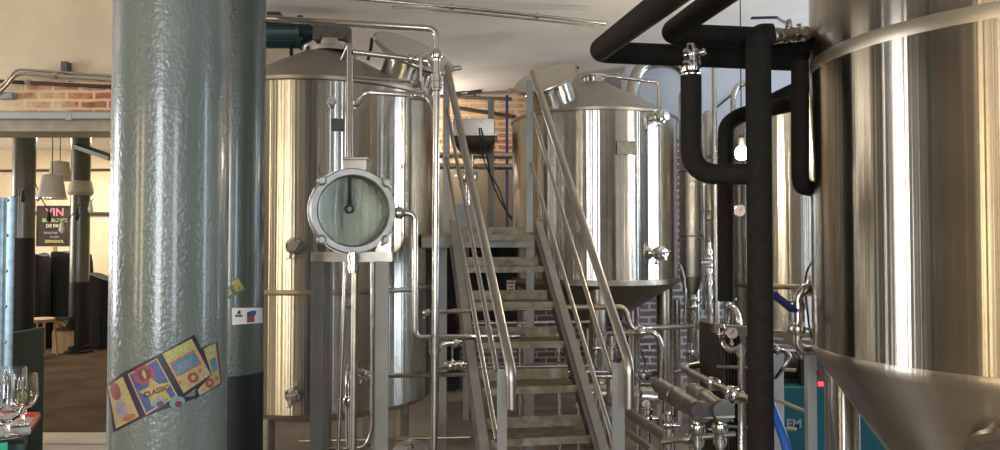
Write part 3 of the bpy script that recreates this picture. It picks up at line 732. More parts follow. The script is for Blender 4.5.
for s in (-1, 1):
    mb = MB(); v0 = s*.275
    zl = lambda u: .585 + u*sl
    ua, ub = -.585/sl, 1.22
    # web
    hw = .085
    lo, hi = [], []
    web = [ST(ua+.06, v0-s*.024, 0), ST(ub, v0-s*.024, zl(ub)-hw), ST(ub, v0-s*.024, zl(ub)+hw*.9), ST(ua-.1, v0-s*.024, 0)]
    mb.extrude(web, vv*(.006*s))
    # front / upper flange and lower flange
    fl = .048
    up_ = [ST(ua-.1, v0, 0), ST(ub, v0, zl(ub)+hw*.9), ST(ub, v0, zl(ub)+hw*.9-.008), ST(ua-.09, v0, 0)]
    for off in (0,):
        mb.extrude([ST(ua-.1, v0-s*0-fl/2, 0), ST(ub, v0-fl/2, zl(ub)+hw*.9), ST(ub, v0-fl/2, zl(ub)+hw*.9-.01), ST(ua-.09, v0-fl/2, 0)], vv*fl)
        mb.extrude([ST(ua+.05, v0-fl/2, 0), ST(ub, v0-fl/2, zl(ub)-hw+.01), ST(ub, v0-fl/2, zl(ub)-hw), ST(ua+.06, v0-fl/2, 0)], vv*fl)
    mb.build('stringer', 'stair', stair)
# rails: measured end points
rails = [
 ('handrail', .021, 'rail', [W(447,67,4.62), W(511,369,2.95), W(511.5,409,2.95)]),
 ('handrail', .021, 'rail', [W(533,72,4.72), W(629,363,3.05), W(629,408,3.05)]),
 ('middle_rail', .011, 'rail', [W(447,109,4.62), W(497,371,3.0)]),
 ('middle_rail', .011, 'rail', [W(533,113,4.72), W(611,374,3.1)]),
 ('lower_rail', .011, 'rail', [W(446,158,4.66), W(497,440,3.02)]),
 ('lower_rail', .011, 'rail', [W(531,163,4.76), W(615,448,3.1)]),
]
for n3, r, m3, pts in rails: MB().tube(pts, r, .05, 16).build(n3, m3, stair)
for px, w_, y0, dd in ((502, .040, 369, 3.0), (618, .052, 363, 3.1)):
    top = W(px, y0, dd); mb = MB(); mb.box((top.x, top.y, top.z/2), (w_, .012, top.z)); mb.box((top.x + w_/2 - .004, top.y+.03, top.z/2), (.008, .06, top.z)); mb.box((top.x, top.y, .006), (.1, .1, .012)); mb.build('lower_post', 'grey_bar', stair)
for px, y0, dd in ((446.5, 74, 4.66), (529.5, 80, 4.76)):
    top = W(px, y0, dd); zb = 1.58; mb = MB(); mb.box((top.x, top.y, (top.z+zb)/2), (.042, .012, top.z-zb)); mb.box((top.x - .018, top.y+.02, (top.z+zb)/2), (.006, .04, top.z-zb)); mb.build('upper_post', 'grey_bar', stair)
# platform
pf = thing('steel_platform', 'steel landing at the head of the stairs with square grey legs', 'platform', V(-.1, 5.4, 0))
mb = MB()
pz = 1.56
c_ = ST(1.22, 0, 0)
deck = [V(-.56, 4.70, pz-.03), V(.30, 4.83, pz-.03), V(.30, 5.9, pz-.03), V(-.42, 5.9, pz-.03), V(-.44, 5.2, pz-.03), V(-.5, 4.9, pz-.03)]
deck = [V(-.50, 4.70, pz-.02), V(.30, 4.83, pz-.02), V(.12, 5.5, pz-.02), V(.1, 7.6, pz-.02), V(-.44, 7.6, pz-.02), V(-.44, 4.95, pz-.02)]
mb.extrude(deck, V(0,0,.02)); mb.build('deck_plate', 'tread', pf)
mb = MB(); mb.bar(V(-.50, 4.71, pz-.05), V(.30, 4.84, pz-.05), .06, .05, V(0,0,1)); mb.bar(V(.12, 7.55, pz-.05), V(-.44, 7.55, pz-.05), .06, .05, V(0,0,1)); mb.bar(V(-.44, 4.8, pz-.05), V(-.44, 7.6, pz-.05), .06, .05, V(0,0,1)); mb.build('edge_beam', 'stair', pf)
for px, dd, wd in ((443, 4.95, .05), (530, 5.2, .055), (495, 7.4, .05), (466, 6.4, .05)):
    x = W(px, 300, dd).x; MB().box((x, dd, (pz-.08)/2), (wd, wd, pz-.08)).build('leg', 'grey_bar', pf)
x = W(494, 200, 6.6); 
# ------------------------------------------------------------------ steel pipework
def P(*pts): return [W(*p) for p in pts]
UP = V(0,0,1)
r1 = .0165
pipe('long polished pipe along the top of the motor tank that drops beside the stairs', P((238,16.5,3.55),(437,29,3.55),(434,470,3.55)), r1, 'pipe', clamps=[(1,.06)], unions=[(1,.115),(1,.13),(1,.71),(1,.73)], bend=.05)
pipe('upright pipe between the tank top and the round sight glass', P((343,60,3.62),(350,44,3.58),(350,165,3.52)), .015, 'pipe', bend=.02)
pipe('short pipe from the sight glass riser to the upper butterfly valve', P((353,52,3.57),(412,59,3.62),(431,62,3.62),(436,74,3.57)), .013, 'pipe', clamps=[(0,.98)], valves=[(1,.5,V(0,0,-1),.11,'fit')], bend=.04)
pipe('thin straight pipe crossing in front of the tank cone', P((353,77,3.57),(412,82,3.75),(416,82,4.3)), .009, 'pipe', bend=.02)
pipe('elbow pipe leaving the tank wall to the lower butterfly valve', P((357,104,4.25),(357,102,4.0),(368,92,3.8),(412,95,3.65),(430,97,3.62),(435,112,3.57)), .014, 'pipe', valves=[(3,.45,V(0,0,1),.1,'fit')], clamps=[(0,.5)], bend=.05)
pipe('steel pipe hooking from the sight glass down and round below the stairs', P((394,213,3.55),(415,213,3.58),(414.5,338,3.58),(470,337,3.75),(560,336,4.6)), .016, 'pipe', clamps=[(0,.25)], bend=.045)
pipe('brown streaked pipe hanging straight down from the sight glass', [W(355,270,3.44), W(353,455,3.40), V(W(353,455,3.40).x, 3.4, .02)], .016, 'pipe_warm', bend=0)
pipe('second thin pipe down beside the brown streaked one', [W(345.5,262,3.52), W(338,455,3.5), V(W(338,455,3.5).x, 3.5, .02)], .010, 'pipe', bend=0)
pipe('thin pipe with a bottom curve behind the sight glass stand', P((372,262,3.58),(372,430,3.58),(366,447,3.58),(330,449,3.6)), .008, 'pipe', bend=.06)
pipe('swan neck pipe rising from the floor to a tank port', [V(W(348,455,3.7).x, 3.75, .02)] + P((348,378,3.75),(350,366,3.85),(362,373,4.2)), .016, 'pipe', clamps=[(0,.86)], bend=.05)
pipe('waist high pipe running from the motor tank behind the stairs', P((366,373,4.23),(372,376,4.1),(470,374,4.4),(620,372,5.0)), .014, 'pipe', clamps=[(0,.4)], bend=.04)
pipe('pipe crossing low under the tank in front of its legs', P((300,441,4.3),(395,439,4.25),(470,437,4.3)), .011, 'pipe_warm')
pipe('branch pipe with two tri clamp valves beside the stair foot', P((435,352,3.56),(442,344,3.6),(456,343,3.7)), .013, 'pipe', clamps=[(1,.9)], bend=.03)
pipe('lower branch pipe with a valve beside the stair foot', P((434,370,3.56),(446,366,3.6),(462,365,3.7)), .013, 'pipe', clamps=[(1,.2)], valves=[(1,.7,UP,.09,'fit')], bend=.03)
pipe('upper short branch crossing to the grey platform leg', P((424,313,3.75),(432,312,3.7),(470,311,3.8)), .010, 'pipe', clamps=[(0,.3)])
# between the tanks behind the stairs
pipe('high bright pipe along the rear wall above the landing', P((428,155,7.3),(513,156,7.4)), .032, 'pipe', clamps=[(0,.5)])
pipe('second bright pipe along the rear wall just under the high one', P((428,166,7.3),(530,167,7.4),(531,167,8.19)), .03, 'pipe')
pipe('upright pipe behind the handrail of the landing', [W(469,152,6.9), V(W(469,152,6.9).x, 6.9, 1.6)], .045, 'pipe', clamps=[(0,.3)])
pipe('pipe stepping down below the middle tank in front of the plum brick', P((556,307.5,5.2),(625,307,5.2),(631,330,5.2),(648,328,5.25),(735,324,6.2)), .019, 'pipe_warm', clamps=[(2,.5)], bend=.05)
pipe('bent pipe turning down beside the middle tank leg', P((596,334,5.1),(656,332,4.95),(662,345,4.95),(662,450,4.95)), .019, 'pipe', bend=.09, clamps=[(0,.75)])
pipe('level pipe behind the stair treads at the sixth tread', P((452,367,5.0),(600,366,5.0)), .012, 'pipe_warm')
pipe('thin level pipe low behind the treads', P((470,323,5.3),(590,322,5.3)), .012, 'pipe')
pipe('dark level pipe below the landing', P((452,310,5.6),(600,309,5.6)), .012, 'pipe_warm')
pipe('thick upright pipe with nuts behind the outer middle rail', [W(612,336,5.0), W(611,400,5.0), V(W(611,400,5.0).x, 5.0, .02)], .032, 'pipe', unions=[(0,.25)])
pipe('slim upright pipe just outside the handrail foot', [W(578,340,4.9), V(W(578,340,4.9).x, 4.9, .02)], .012, 'pipe_warm', unions=[(0,.2),(0,.5)])
pipe('big horizontal steel main lying near the floor behind the stair post', P((590,392,5.4),(662,397,5.3)), .085, 'pipe', name='steel_main')
pipe('pipe running to the filter housings behind the handrail end', P((598,376,4.6),(636,376,4.4),(655,374,4.2)), .017, 'pipe', clamps=[(0,.85)], valves=[(1,.35,V(-.3,0,1),.14,'fit')])
pipe('dark floor pipe running diagonally to the pump group', P((612,402,4.9),(668,438,4.0)), .03, 'pipe_warm')
pipe('second floor pipe beside the diagonal dark one', P((604,415,4.7),(652,450,3.9)), .02, 'pipe_warm')
pipe('short upright drain pipe with a small dial beside it', P((638,378,4.5),(638,430,4.5),(638,490,4.5)), .016, 'pipe_warm', unions=[(0,.3),(0,.8)])
# arch pipe behind middle tank
pipe('thick steel arch pipe rising over the middle tank shoulder', [V(W(632,100,6.95).x, 6.95, .02)] + P((632,90,6.95),(640,66,6.95),(662,60,6.95),(684,66,6.95),(692,92,6.95)) + [V(W(692,92,6.95).x, 6.95, .02)], .062, 'pipe', bend=.2, seg=24, clamps=[(0,.95)])
pipe('square hoop of thin pipe at the top of the middle tank', P((598,75,6.1),(640,80,6.3),(658,82,6.3),(659.5,118,6.3)), .016, 'pipe', bend=.03, clamps=[(0,.5)])
pipe('tall thin vertical pipe rising to the ceiling beside the black lagging', [W(714,60,5.9), V(W(714,60,5.9).x, 5.9, .0)], .020, 'pipe', unions=[(0,.75),(0,.82)])
pipe('hooked pipe seen just left of the thick black riser', P((762,82,5.9),(738,84,5.9),(733,96,5.9),(733,330,5.9)), .022, 'pipe', bend=.08)
pipe('thin rod pipe between the slim vessels', P((704,148,6.3),(704,310,6.3)), .013, 'pipe')
pipe('cross pipe bracing the slim vessels', P((670,240,6.19),(704,240,6.3)), .010, 'pipe', clamps=[(0,.95)])
pipe('short cross pipe higher on the slim vessels', P((698,211,6.21),(712,211,6.3)), .009, 'pipe')
pipe('upright pipe in front of the slim vessels with blue valve grips', [W(693,300,5.7), V(W(693,300,5.7).x, 5.7, .02)], .018, 'pipe', valves=[(0,.02,V(1,0,.0),.06,'blue')], unions=[(0,.12)])
pipe('upright pipe with stacked nuts right of the slim vessels', [W(709,242,5.6), V(W(709,242,5.6).x, 5.6, .0)], .017, 'pipe', unions=[(0,.05),(0,.14),(0,.2),(0,.27),(0,.34)], valves=[(0,.10,V(-1,0,0),.07,'fit')])
pipe('thin inlet pipe curving beside the brick strip', P((680,265,5.9),(684,275,5.9),(686,300,5.9),(684,330,5.9)), .012, 'pipe_warm', unions=[(1,.6)])
pipe('tall pipe ending in the gauge tee by the dark exchanger', [W(717,300,4.6), W(717,345,4.6), V(W(717,400,4.6).x, 4.6, .02)], .014, 'pipe_warm', unions=[(0,.7)])
pipe('thick upright pipe standing against the plum brick', [W(677,300,6.4), V(W(677,300,6.4).x, 6.4, .02)], .03, 'pipe_warm')
pipe('slender upright beside the thick one against the plum brick', [W(697,330,5.2), V(W(697,330,5.2).x, 5.2, .02)], .014, 'pipe_warm', unions=[(0,.2)])
pipe('sloping header pipe leading to the clamp handle by the exchanger', P((716,361,4.4),(682,368,4.3),(700,377,4.0),(742,398,3.45),(760,402,3.3)), .02, 'pipe_warm', bend=.06, clamps=[(2,.35)], valves=[(2,.85,V(.25,0,-1),.12,'fit')])
pipe('upper header pipe above the filter housings', P((676,372,4.7),(716,365,4.6)), .014, 'pipe')
pipe('riser pipe at the right of the dark exchanger frame', P((741,345,3.7),(741,420,3.7),(741,551,3.6)), .016, 'pipe', unions=[(0,.1)])
# filter housings
def housing(x0, y0, d0, x1, y1, d1, label):
    a, b = W(x0, y0, d0), W(x1, y1, d1); t = thing('filter_housing', label, 'filter', (b.x, b.y, b.z-.1)); d = (a-b).normalized()
    L = (b-a).length; r = .040
    mb = MB(); mb.lathe([(r*.55, 0), (r*.6, .04), (r*.95, .08), (r*.95, L*.45), (r*1.1, L*.46), (r*1.1, L*.49), (r*.95, L*.5), (r*.95, L*.96), (r*1.05, L)], a, -d, 28); mb.build('barrel', 'pipe_warm', t)
    mb = MB(); mb.lathe([(r*1.0, -.02), (r*1.18, -.015), (r*1.18, .012), (r*1.1, .018), (.001, .02)], b, -d, 36); cap = mb.build('end_cap', 'gear', t)
    u, v, _ = frame_of(d); h = MB(); e = b - d*.024; h.bar(e - V(.8,0,.45).normalized()*r*1.0, e + V(.8,0,-.35).normalized()*r*1.15, .009, .006, V(0,0,1)); h.build('cap_bar', 'pipe', cap)
    mb = MB(); o = b + d*.05 - V(0,0,r*.9); mb.cyl(o, o - V(0,0,.04), .018, .018, 16); clamp_mb(mb, o - V(0,0,.045), V(0,0,-1), .019); union_nut(mb, o - V(0,0,.10), V(0,0,-1), .017)
    mb.tube([o - V(0,0,.1), o - V(0,0,.17), V(o.x - .03, o.y+.03, o.z-.3), V(o.x-.03, o.y+.03, .02)], .016, .05, 14); mb.build('outlet', 'fit', t)
    return t
housing(655, 383, 3.95, 701, 412, 3.2, 'filter housing with a round end cap, nearer the stair foot of the two')
housing(690, 388, 3.75, 723, 411, 3.15, 'filter housing with a round end cap, nearer the thick black riser of the two')
pipe('low link pipe joining the filter outlets', P((660,396,3.9),(690,414,3.45)), .013, 'pipe_warm')
pipe('bottom cross pipe under the filter housings', P((662,442,3.7),(712,436,3.6),(735,434,3.6)), .014, 'pipe_warm', unions=[(0,.5)])
for i, (px, py, d, lab) in enumerate(((672,398,4.0,'small valve cluster tucked under the far end of the filter housings'), (668,425,3.9,'brass toned drain valve low beside the filter group'), (648,418,4.4,'small drain valve near the floor below the round dial'), (596,348,5.0,'valve with nuts behind the middle rail by the plum brick'), (559,345,5.1,'shadowy valve behind the right stringer'), (520,330,5.3,'valve between two treads under the landing'), (690,352,5.3,'valve at the foot of the slim vessel pipes'), (727,300,5.0,'blue handled valve under the middle black lagged pipe'))):
    p = W(px, py, d); t = thing('pipe_valve', lab, 'valve', p - V(0,0,.06))
    mb = MB(); union_nut(mb, p - V(0,0,.03), UP, .016); union_nut(mb, p + V(0,0,.04), UP, .016); mb.cyl(p - V(0,0,.06), V(p.x, p.y, 0) if i not in (7,) else p - V(0,0,.2), .014, .014, 12); mb.sphere(p, .028, 14, 8); mb.cyl(p, p + V(.06,-.01,0), .013, .013, 10); b = mb.build('valve_body', 'fit', t)
    MB().bar(p + V(.055,-.01,0), p + V(.06,-.02,.09 if i != 7 else .02) + (V(-.09,0,0) if i == 7 else V(0,0,0)), .02, .006, V(1,0,0)).build('valve_handle', 'blue' if i == 7 else 'pipe', b)
pipe('elbow pipe below the blue handled valve', P((727,318,5.0),(727,310,5.0),(733,306,4.95),(739,318,4.9),(739,335,4.9),(739,470,4.9)), .022, 'fit', bend=.06)
def gauge(px, py, d, r, label, stem=True, mat='dial'):
    p = W(px, py, d); t = thing('pressure_gauge', label, 'gauge', p - V(0,0,r*1.6)); ax = V(-.15, -1, .05).normalized()
    MB().lathe([(r*.8, -.03), (r, -.02), (r, .006), (r*.92, .008), (r*.9, .002)], p, ax, 32, False).build('case', 'fit', t)
    MB().lathe([(r*.92, .001), (.001, .0012)], p, ax, 32, False).build('dial', mat, t)
    MB().bar(p + ax*.004 - V(r*.2,0,r*.3), p + ax*.004 + V(r*.3,0,r*.5), .004, .002, V(1,0,0)).build('needle', 'rubber', t)
    mb = MB(); mb.cyl(p - V(0,0,r*.9) + V(0,.012,0), p - V(0,0,r*1.9) + V(0,.012,0), .008, .008, 10); union_nut(mb, p - V(0,-.012,r*1.8), UP, .008); mb.build('stem', 'fit', t)
gauge(732, 333, 3.9, .031, 'round pressure gauge with a pinkish dial on top of the dark exchanger')
gauge(646, 404, 4.45, .026, 'small bluish dial gauge low behind the stair post', mat='paper')
pipe('curved pipe carrying the pinkish gauge', P((722,325,3.95),(723,345,3.92),(732,352,3.88),(744,345,3.85)), .018, 'fit', bend=.06, unions=[(0,.4)])

# plate heat exchanger
ex0, ex1 = W(719, 300, 3.95), W(795, 300, 3.95)
ht = thing('plate_heat_exchanger', 'dark plate heat exchanger with tie rods behind the thick black riser', 'heat exchanger', ((ex0.x+ex1.x)/2, 4.1, 0))
mb = MB()
for k in range(14):
    mb.box((ex0.x + .03 + k*.016, 4.12, .56), (.010, .34, .90))
mb.build('plate_pack', 'dark', ht)
mb = MB(); mb.box((ex0.x+.005, 4.12, .54), (.02, .42, 1.04)); mb.build('front_frame_plate', 'dark', ht, bevel=.004)
mb = MB(); mb.box((W(777,380,4.0).x-.045, 4.08, .50), (.075, .40, .86)); mb.build('pressure_plate', 'white', ht, bevel=.004)
MB().bar(V(ex0.x-.03, 3.96, 1.055), V(ex1.x+.06, 3.96, 1.0), .05, .05, V(0,0,1)).build('carrying_bar', 'pipe_warm', ht)
for z in (.25, .55, .86): MB().cyl(V(ex0.x-.03, 3.90, z), V(ex1.x-.02, 3.90, z-.02), .010, .010, 12).build('tie_rod', 'pipe_warm', ht)
for x in (ex0.x+.0, ex1.x-.03): MB().box((x, 4.12, .05), (.05, .42, .10)).build('foot', 'grey_bar', ht)
MB().box((ex0.x+.115, 3.93, .52), (.03, .02, 1.0)).build('front_bar', 'pipe_warm', ht)

# ------------------------------------------------------------------ black lagged pipes
def lag(label, pts, r, clamps=(), **kw):
    t = thing('insulated_pipe', label, 'insulated pipe', min(pts, key=lambda p: p.z)); 
    MB().tube(pts, r, kw.get('bend', .11), 26).build('foam_lagging', 'foam', t); return t
def bulge(mb): pass
# thick riser nearest, with the U-shaped branch joining it
t3 = lag('thickest black foam lagged riser standing in front of the tanks down to the floor', [W(771,36,2.75), W(758,36,2.75), W(759,180,2.75), V(W(759.5,300,2.75).x, 2.75, .02)], .046, bend=.07)
t4 = lag('black lagged pipe making a U bend into the thickest riser', P((691,76,2.86),(691,175,2.86),(756,174,2.76)), .040, bend=.11)
mb = MB(); p = W(691,62,2.86); 
mb.cyl(W(691,78,2.86), W(691,44,2.86), .017, .017, 20); clamp_mb(mb, W(691,67,2.86), UP, .021); clamp_mb(mb, W(691,54,2.86), UP, .018); union_nut(mb, W(691,61,2.86), UP, .02)
mb.cyl(W(694,53,2.84), W(703,52,2.8), .009, .009, 10); mb.sphere(W(703,52,2.8), .014, 12, 8); mb.build('clamp_fitting', 'fit', t4)
lag('black lagged pipe dropping close to the near tank and curving into it', P((800,62,2.88),(800,186,2.88),(818,190,3.12)), .033, bend=.07)
lag('slimmer black lagged pipe that arches over and drops behind the thickest riser', P((806,101,3.35),(740,115,3.35),(726,125,3.35),(726,301,3.35)), .036, bend=.13)
lag('short black lagged pipe sloping in beneath the high horizontal one', P((880,60,3.75),(806,84,3.75),(776,98,3.75),(760,108,3.75),(762,140,3.75),(762,538,3.75)), .034, bend=.1)
def W2(x, y, d): return W(x, y, d)
# overhead pair: run level to the left then turn forward over the viewer's head
t1 = lag('black lagged overhead pipe, the lower level run that folds back furthest over the stairs', [W(840,62,3.08), W(597,52,3.08), W(745,-60,1.8)], .045, bend=.07)
t2 = lag('black lagged overhead pipe, the upper level run with the shorter fold back', [W(830,41,2.96), W(668,34,2.96), W(850,-95,1.75)], .043, bend=.07)
# ball valve at top right
tv = thing('ball_valve', 'ball valve with a long violet lever joining the thickest riser to the near tank', 'valve', W(790,40,2.7))
mb = MB(); a, b = W(768,37,2.76), W(816,33,2.84); d = (b-a); mb.cyl(a, b, .014, .014, 16); clamp_mb(mb, a.lerp(b,.12), d, .016, .8); union_nut(mb, a.lerp(b,.3), d, .016); union_nut(mb, a.lerp(b,.55), d, .016); mb.cyl(a.lerp(b,.33), a.lerp(b,.52), .024, .024, 18); clamp_mb(mb, a.lerp(b,.75), d, .016, .8)
c_ = a.lerp(b,.43); mb.cyl(c_, c_ + V(0,0,.055), .010, .010, 12); mb.lathe([(.014,.03),(.014,.045),(.009,.06)], c_, UP, 6); vb = mb.build('valve_body', 'fit', tv)
mb = MB(); h0 = c_ + V(0,0,.05); mb.tube([h0, h0 + V(-.02,0,.0), h0 + V(-.045,0,.018), h0 + V(-.145,-.02,.010)], .005, .01, 8); mb.build('lever', 'fit', vb)
col('violet', 62, 42, 96, .4); MB().bar(h0 + V(-.045,0,.018), h0 + V(-.148,-.02,.010), .007, .014, V(0,0,1)).build('lever_grip', 'violet', vb)

# elbow valve on the near tank
te_ = thing('outlet_valve', 'polished elbow valve with a blue lever on the flank of the near tank', 'valve', W(797,345,3.05))
mb = MB(); mb.tube(P((817,288,3.12),(806,288,3.0),(797,296,3.0),(797,345,3.0),(803,350,3.0),(816,350,3.12)), .020, .05, 16)
union_nut(mb, W(797,306,3.0), UP, .018); mb.cyl(W(797,308,3.0), W(797,321,3.0), .028, .028, 18); clamp_mb(mb, W(797,329,3.0), UP, .019, .8); clamp_mb(mb, W(811,288,3.03), V(1,0,0), .018, .8); vb = mb.build('valve_body', 'fit', te_)
mb = MB(); mb.bar(W(794,311,2.96), W(772,293,2.92), .014, .045, V(0,0,1)); mb.build('lever', 'blue', vb)
mb = MB(); mb.cyl(W(797,300,3.0), W(792,300,2.96), .008, .008, 10); mb.sphere(W(791,300,2.96), .010, 10, 6); mb.build('bleed_screw', 'fit', vb)
pipe('thin black cable looping beside the near tank', P((812,262,3.1),(806,272,3.12),(805,290,3.12),(809,325,3.12),(812,340,3.1)), .004, 'rubber', bend=.05, name='cable', cat='cable')
pipe('white hose curling round the polished elbow valve', P((772,338,3.5),(784,340,3.35),(787,331,3.2),(800,327,3.1),(812,330,3.1)), .006, 'white', bend=.04, name='hose', cat='hose')
pipe('bright blue hose sagging beside the thickest black riser', P((763,388,3.3),(772,408,3.25),(785,440,3.15),(792,475,3.1)), .020, 'hose_blue', bend=.1, name='hose', cat='hose')
pipe('pale wooden rod lying across in front of the teal machine', P((768,398,3.4),(780,401,3.42),(806,412,3.5)), .009, 'wood', name='rod', cat='rod')
pipe('tangle of small steel pipe above the white exchanger plate', P((772,352,3.75),(784,350,3.7),(791,356,3.65),(783,368,3.65),(776,378,3.8),(776,378,4.1)), .010, 'pipe', bend=.04, clamps=[(0,.5)])
# grey post
p0 = W(810, 340, 3.35); t = thing('steel_post', 'square light grey post in front of the teal machine', 'post', (p0.x, p0.y, 0))
MB().box((p0.x, p0.y, p0.z/2), (.042, .042, p0.z)).build('tube', 'white', t, bevel=.004); MB().box((p0.x, p0.y, .006), (.12, .12, .012)).build('base_plate', 'white', t); MB().box((p0.x-.02, p0.y, p0.z-.02), (.10, .07, .05)).build('bracket', 'white', t, bevel=.004)
MB().cyl(W(815,347,3.3), W(815,347,3.27), .006, .009, 10).build('bolt', 'fit', t)
# teal compressor with red button panel
x0, x1 = W(780,400,4.3).x, W(905,400,4.3).x; zt = W(800,387,4.3).z
tm = thing('compressor', 'teal machine with white letters and a red lit control panel', 'machine', ((x0+x1)/2, 4.55, 0))
MB().box(((x0+x1)/2, 4.6, zt/2), (x1-x0, .6, zt)).build('cabinet', 'teal', tm, bevel=.01)
MB().box((W(829,370,4.32).x, 4.42, zt+.12), (.17, .16, .26)).build('control_panel', 'gear', tm, bevel=.006)
cp = V(0,4.336,0)
for px, py, r_, m_ in ((812,372,.012,'red'),(819,372,.012,'red'),(826,373,.012,'red'),(813,391,.007,'red'),(818,392,.007,'red'),(823,393,.007,'red'),(814,380,.006,'st_mint')):
    p = W(px, py, 4.34); MB().lathe([(r_, 0), (r_, .012), (r_*.6, .016)], V(p.x, 4.34, p.z), V(0,-1,0), 14).build('button', m_, tm)
p = W(821,384,4.33); MB().box((p.x, 4.335, p.z), (.028, .012, .024)).build('lit_button', 'redlamp', tm, bevel=.002)
p = W(794,424,4.295); text_on('EM', .07, V(p.x, 4.296, p.z), V(1,0,0), V(0,0,1), 'lettering', 'white', tm, .002)
mb = MB(); p = W(790,372,4.5); mb.cyl(V(p.x-.12, 4.5, zt+.09), V(p.x+.05, 4.5, zt+.09), .075, .075, 24)
for k in range(7): mb.lathe([(.085, 0), (.085, .008)], V(p.x-.11+k*.024, 4.5, zt+.09), V(1,0,0), 24)
mb.box((p.x-.03, 4.5, zt+.01), (.16, .12, .03)); mb.build('motor_head', 'gear', tm)
MB().box((W(803,380,4.35).x, 4.36, zt+.05), (.035, .05, .20)).build('cable_duct', 'rubber', tm)
# pump dome by floor
pc = W(410, 452, 3.9); t = thing('pump', 'dull round pump cover sitting on the floor in front of the tank leg', 'pump', (pc.x, pc.y, 0))
MB().lathe([(.10, .12), (.102, .02), (.095, -.01), (.06, -.035), (.02, -.045), (.001, -.046)], V(pc.x, pc.y, pc.z-.01), V(0,.5,-.85), 40, True).build('cover', 'satin', t)
MB().lathe([(.02, -.044), (.022, -.05), (.012, -.056), (.001, -.057)], V(pc.x, pc.y, pc.z-.01), V(0,.5,-.85), 20, False).build('centre_cap', 'fit', t)
mb = MB(); mb.cyl(V(pc.x, pc.y+.03, pc.z-.09), V(pc.x, pc.y+.2, pc.z-.25), .07, .07, 28); mb.build('motor', 'motor', t)
MB().box((pc.x, pc.y+.15, (pc.z-.2)/2), (.12, .22, max(pc.z-.2, .05))).build('foot', 'gear', t)

# lamp seen behind the lagged pipes
lp = W(741.5, 153, 4.9); t = thing('hanging_lamp', 'bright bare bulb shining between the black lagged pipes', 'lamp', lp)
MB().sphere(lp, .042, 20, 12, V(1,1,1.2)).build('bulb', 'bulb', t)
MB().lathe([(.022, .04), (.024, .05), (.024, .10), (.012, .115)], lp, UP, 16).build('socket', 'rubber', t); MB().tube([lp + V(0,0,.11), V(lp.x, lp.y, 3.25)], .004, 0, 8).build('cord', 'rubber', t)
point('bulb_light', lp + V(-.02,-.09,0), 26, (1, .8, .5), .05)

lw = W(414, 140, 7.7); t = thing('added_rear_lamp', 'added warm wall lamp, unseen behind the motor tank', 'lamp', lw)  # unseen lamp added to brighten the rear brick and pipes; its fixture is assumed
col('frost', 220, 215, 200)
MB().sphere(lw, .05, 16, 10).build('bulb', 'frost', t); MB().cyl(lw + V(0,.04,0), V(lw.x, 8.2, lw.z), .02, .05, 16).build('bracket', 'gear', t)
point('added_lamp_light', lw - V(-.08,.08,.0), 30, (1, .92, .82), .06)
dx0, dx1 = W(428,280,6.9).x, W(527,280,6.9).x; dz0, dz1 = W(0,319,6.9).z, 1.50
cx_ = W(438,300,7.6).x; cbn = thing('shade_filler_cabinet', 'tall black block added to stand in for the shade beside the motor tank', 'cabinet', (cx_, 7.6, 0))  # made-up cabinet, its black stands in for the shade in this gap
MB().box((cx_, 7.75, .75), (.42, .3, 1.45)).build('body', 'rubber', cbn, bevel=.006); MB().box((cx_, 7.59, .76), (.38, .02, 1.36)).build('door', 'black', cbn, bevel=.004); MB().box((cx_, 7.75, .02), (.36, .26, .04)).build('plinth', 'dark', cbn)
bb = thing('shade_filler_box', 'wide black box added to stand in for the shade beneath the steel landing', 'box', ((dx0+dx1)/2, 6.95, dz0))  # added black box, shaped to fill the darkness under the landing
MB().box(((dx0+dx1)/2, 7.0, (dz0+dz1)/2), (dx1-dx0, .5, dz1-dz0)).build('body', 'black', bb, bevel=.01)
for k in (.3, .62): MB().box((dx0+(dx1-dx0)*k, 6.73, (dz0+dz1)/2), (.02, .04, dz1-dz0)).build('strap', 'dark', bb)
for i, (px, py, lab) in enumerate(((511, 286, 'small red and white label tag hanging under the landing'), (538, 290, 'red and white tag behind the right stringer'))):
    p = W(px, py, 5.9); t = thing('warning_tag', lab, 'tag', p)
    MB().box(p, (.07, .008, .09)).build('plate', 'paper', t, bevel=.002)
    for dz, w_ in ((.025, .05), (-.005, .03), (-.03, .045)): MB().box(p + V(0,-.006,dz), (w_, .004, .014)).build('red_mark', 'red', t)
    MB().tube([p + V(0,0,.045), V(p.x, p.y+.05, 1.52)], .004, 0, 8).build('hanging_wire', 'rubber', t)
# hopper / mill behind landing
hp = W(478, 142, 6.6); t = thing('grain_hopper', 'rectangular steel hopper with a dark rounded belly on the rear wall above the landing', 'hopper', (hp.x, hp.y, 1.9))
hx0, hx1 = W(453,130,6.6).x, W(496,130,6.6).x; z0, z1 = W(0,137,6.6).z, W(0,122,6.6).z
mb = MB(); cx, wx = (hx0+hx1)/2, hx1-hx0
mb.box((cx, 6.6, (z0+z1)/2), (wx*.94, .36, z1-z0)); mb.box((cx, 6.6, z0-.01), (wx*1.08, .42, .02)); mb.build('tray', 'pipe', t, bevel=.005)
mb = MB(); rs = []
for k in range(9):
    a = PI/2*k/8; rs.append([V(cx + sx*wx*.47*math.cos(a)**.6, 6.6 + sy*.19*math.cos(a)**.6, z0 - .02 - .13*math.sin(a)) for sx, sy in ((-1,-1),(0,-1.0),(1,-1),(1,1),(0,1),(-1,1))] if k < 8 else [V(cx + sx*wx*.12, 6.6 + sy*.04, z0-.15) for sx, sy in ((-1,-1),(0,-1),(1,-1),(1,1),(0,1),(-1,1))])
mb.rings(rs); mb.build('belly', 'dark', t)
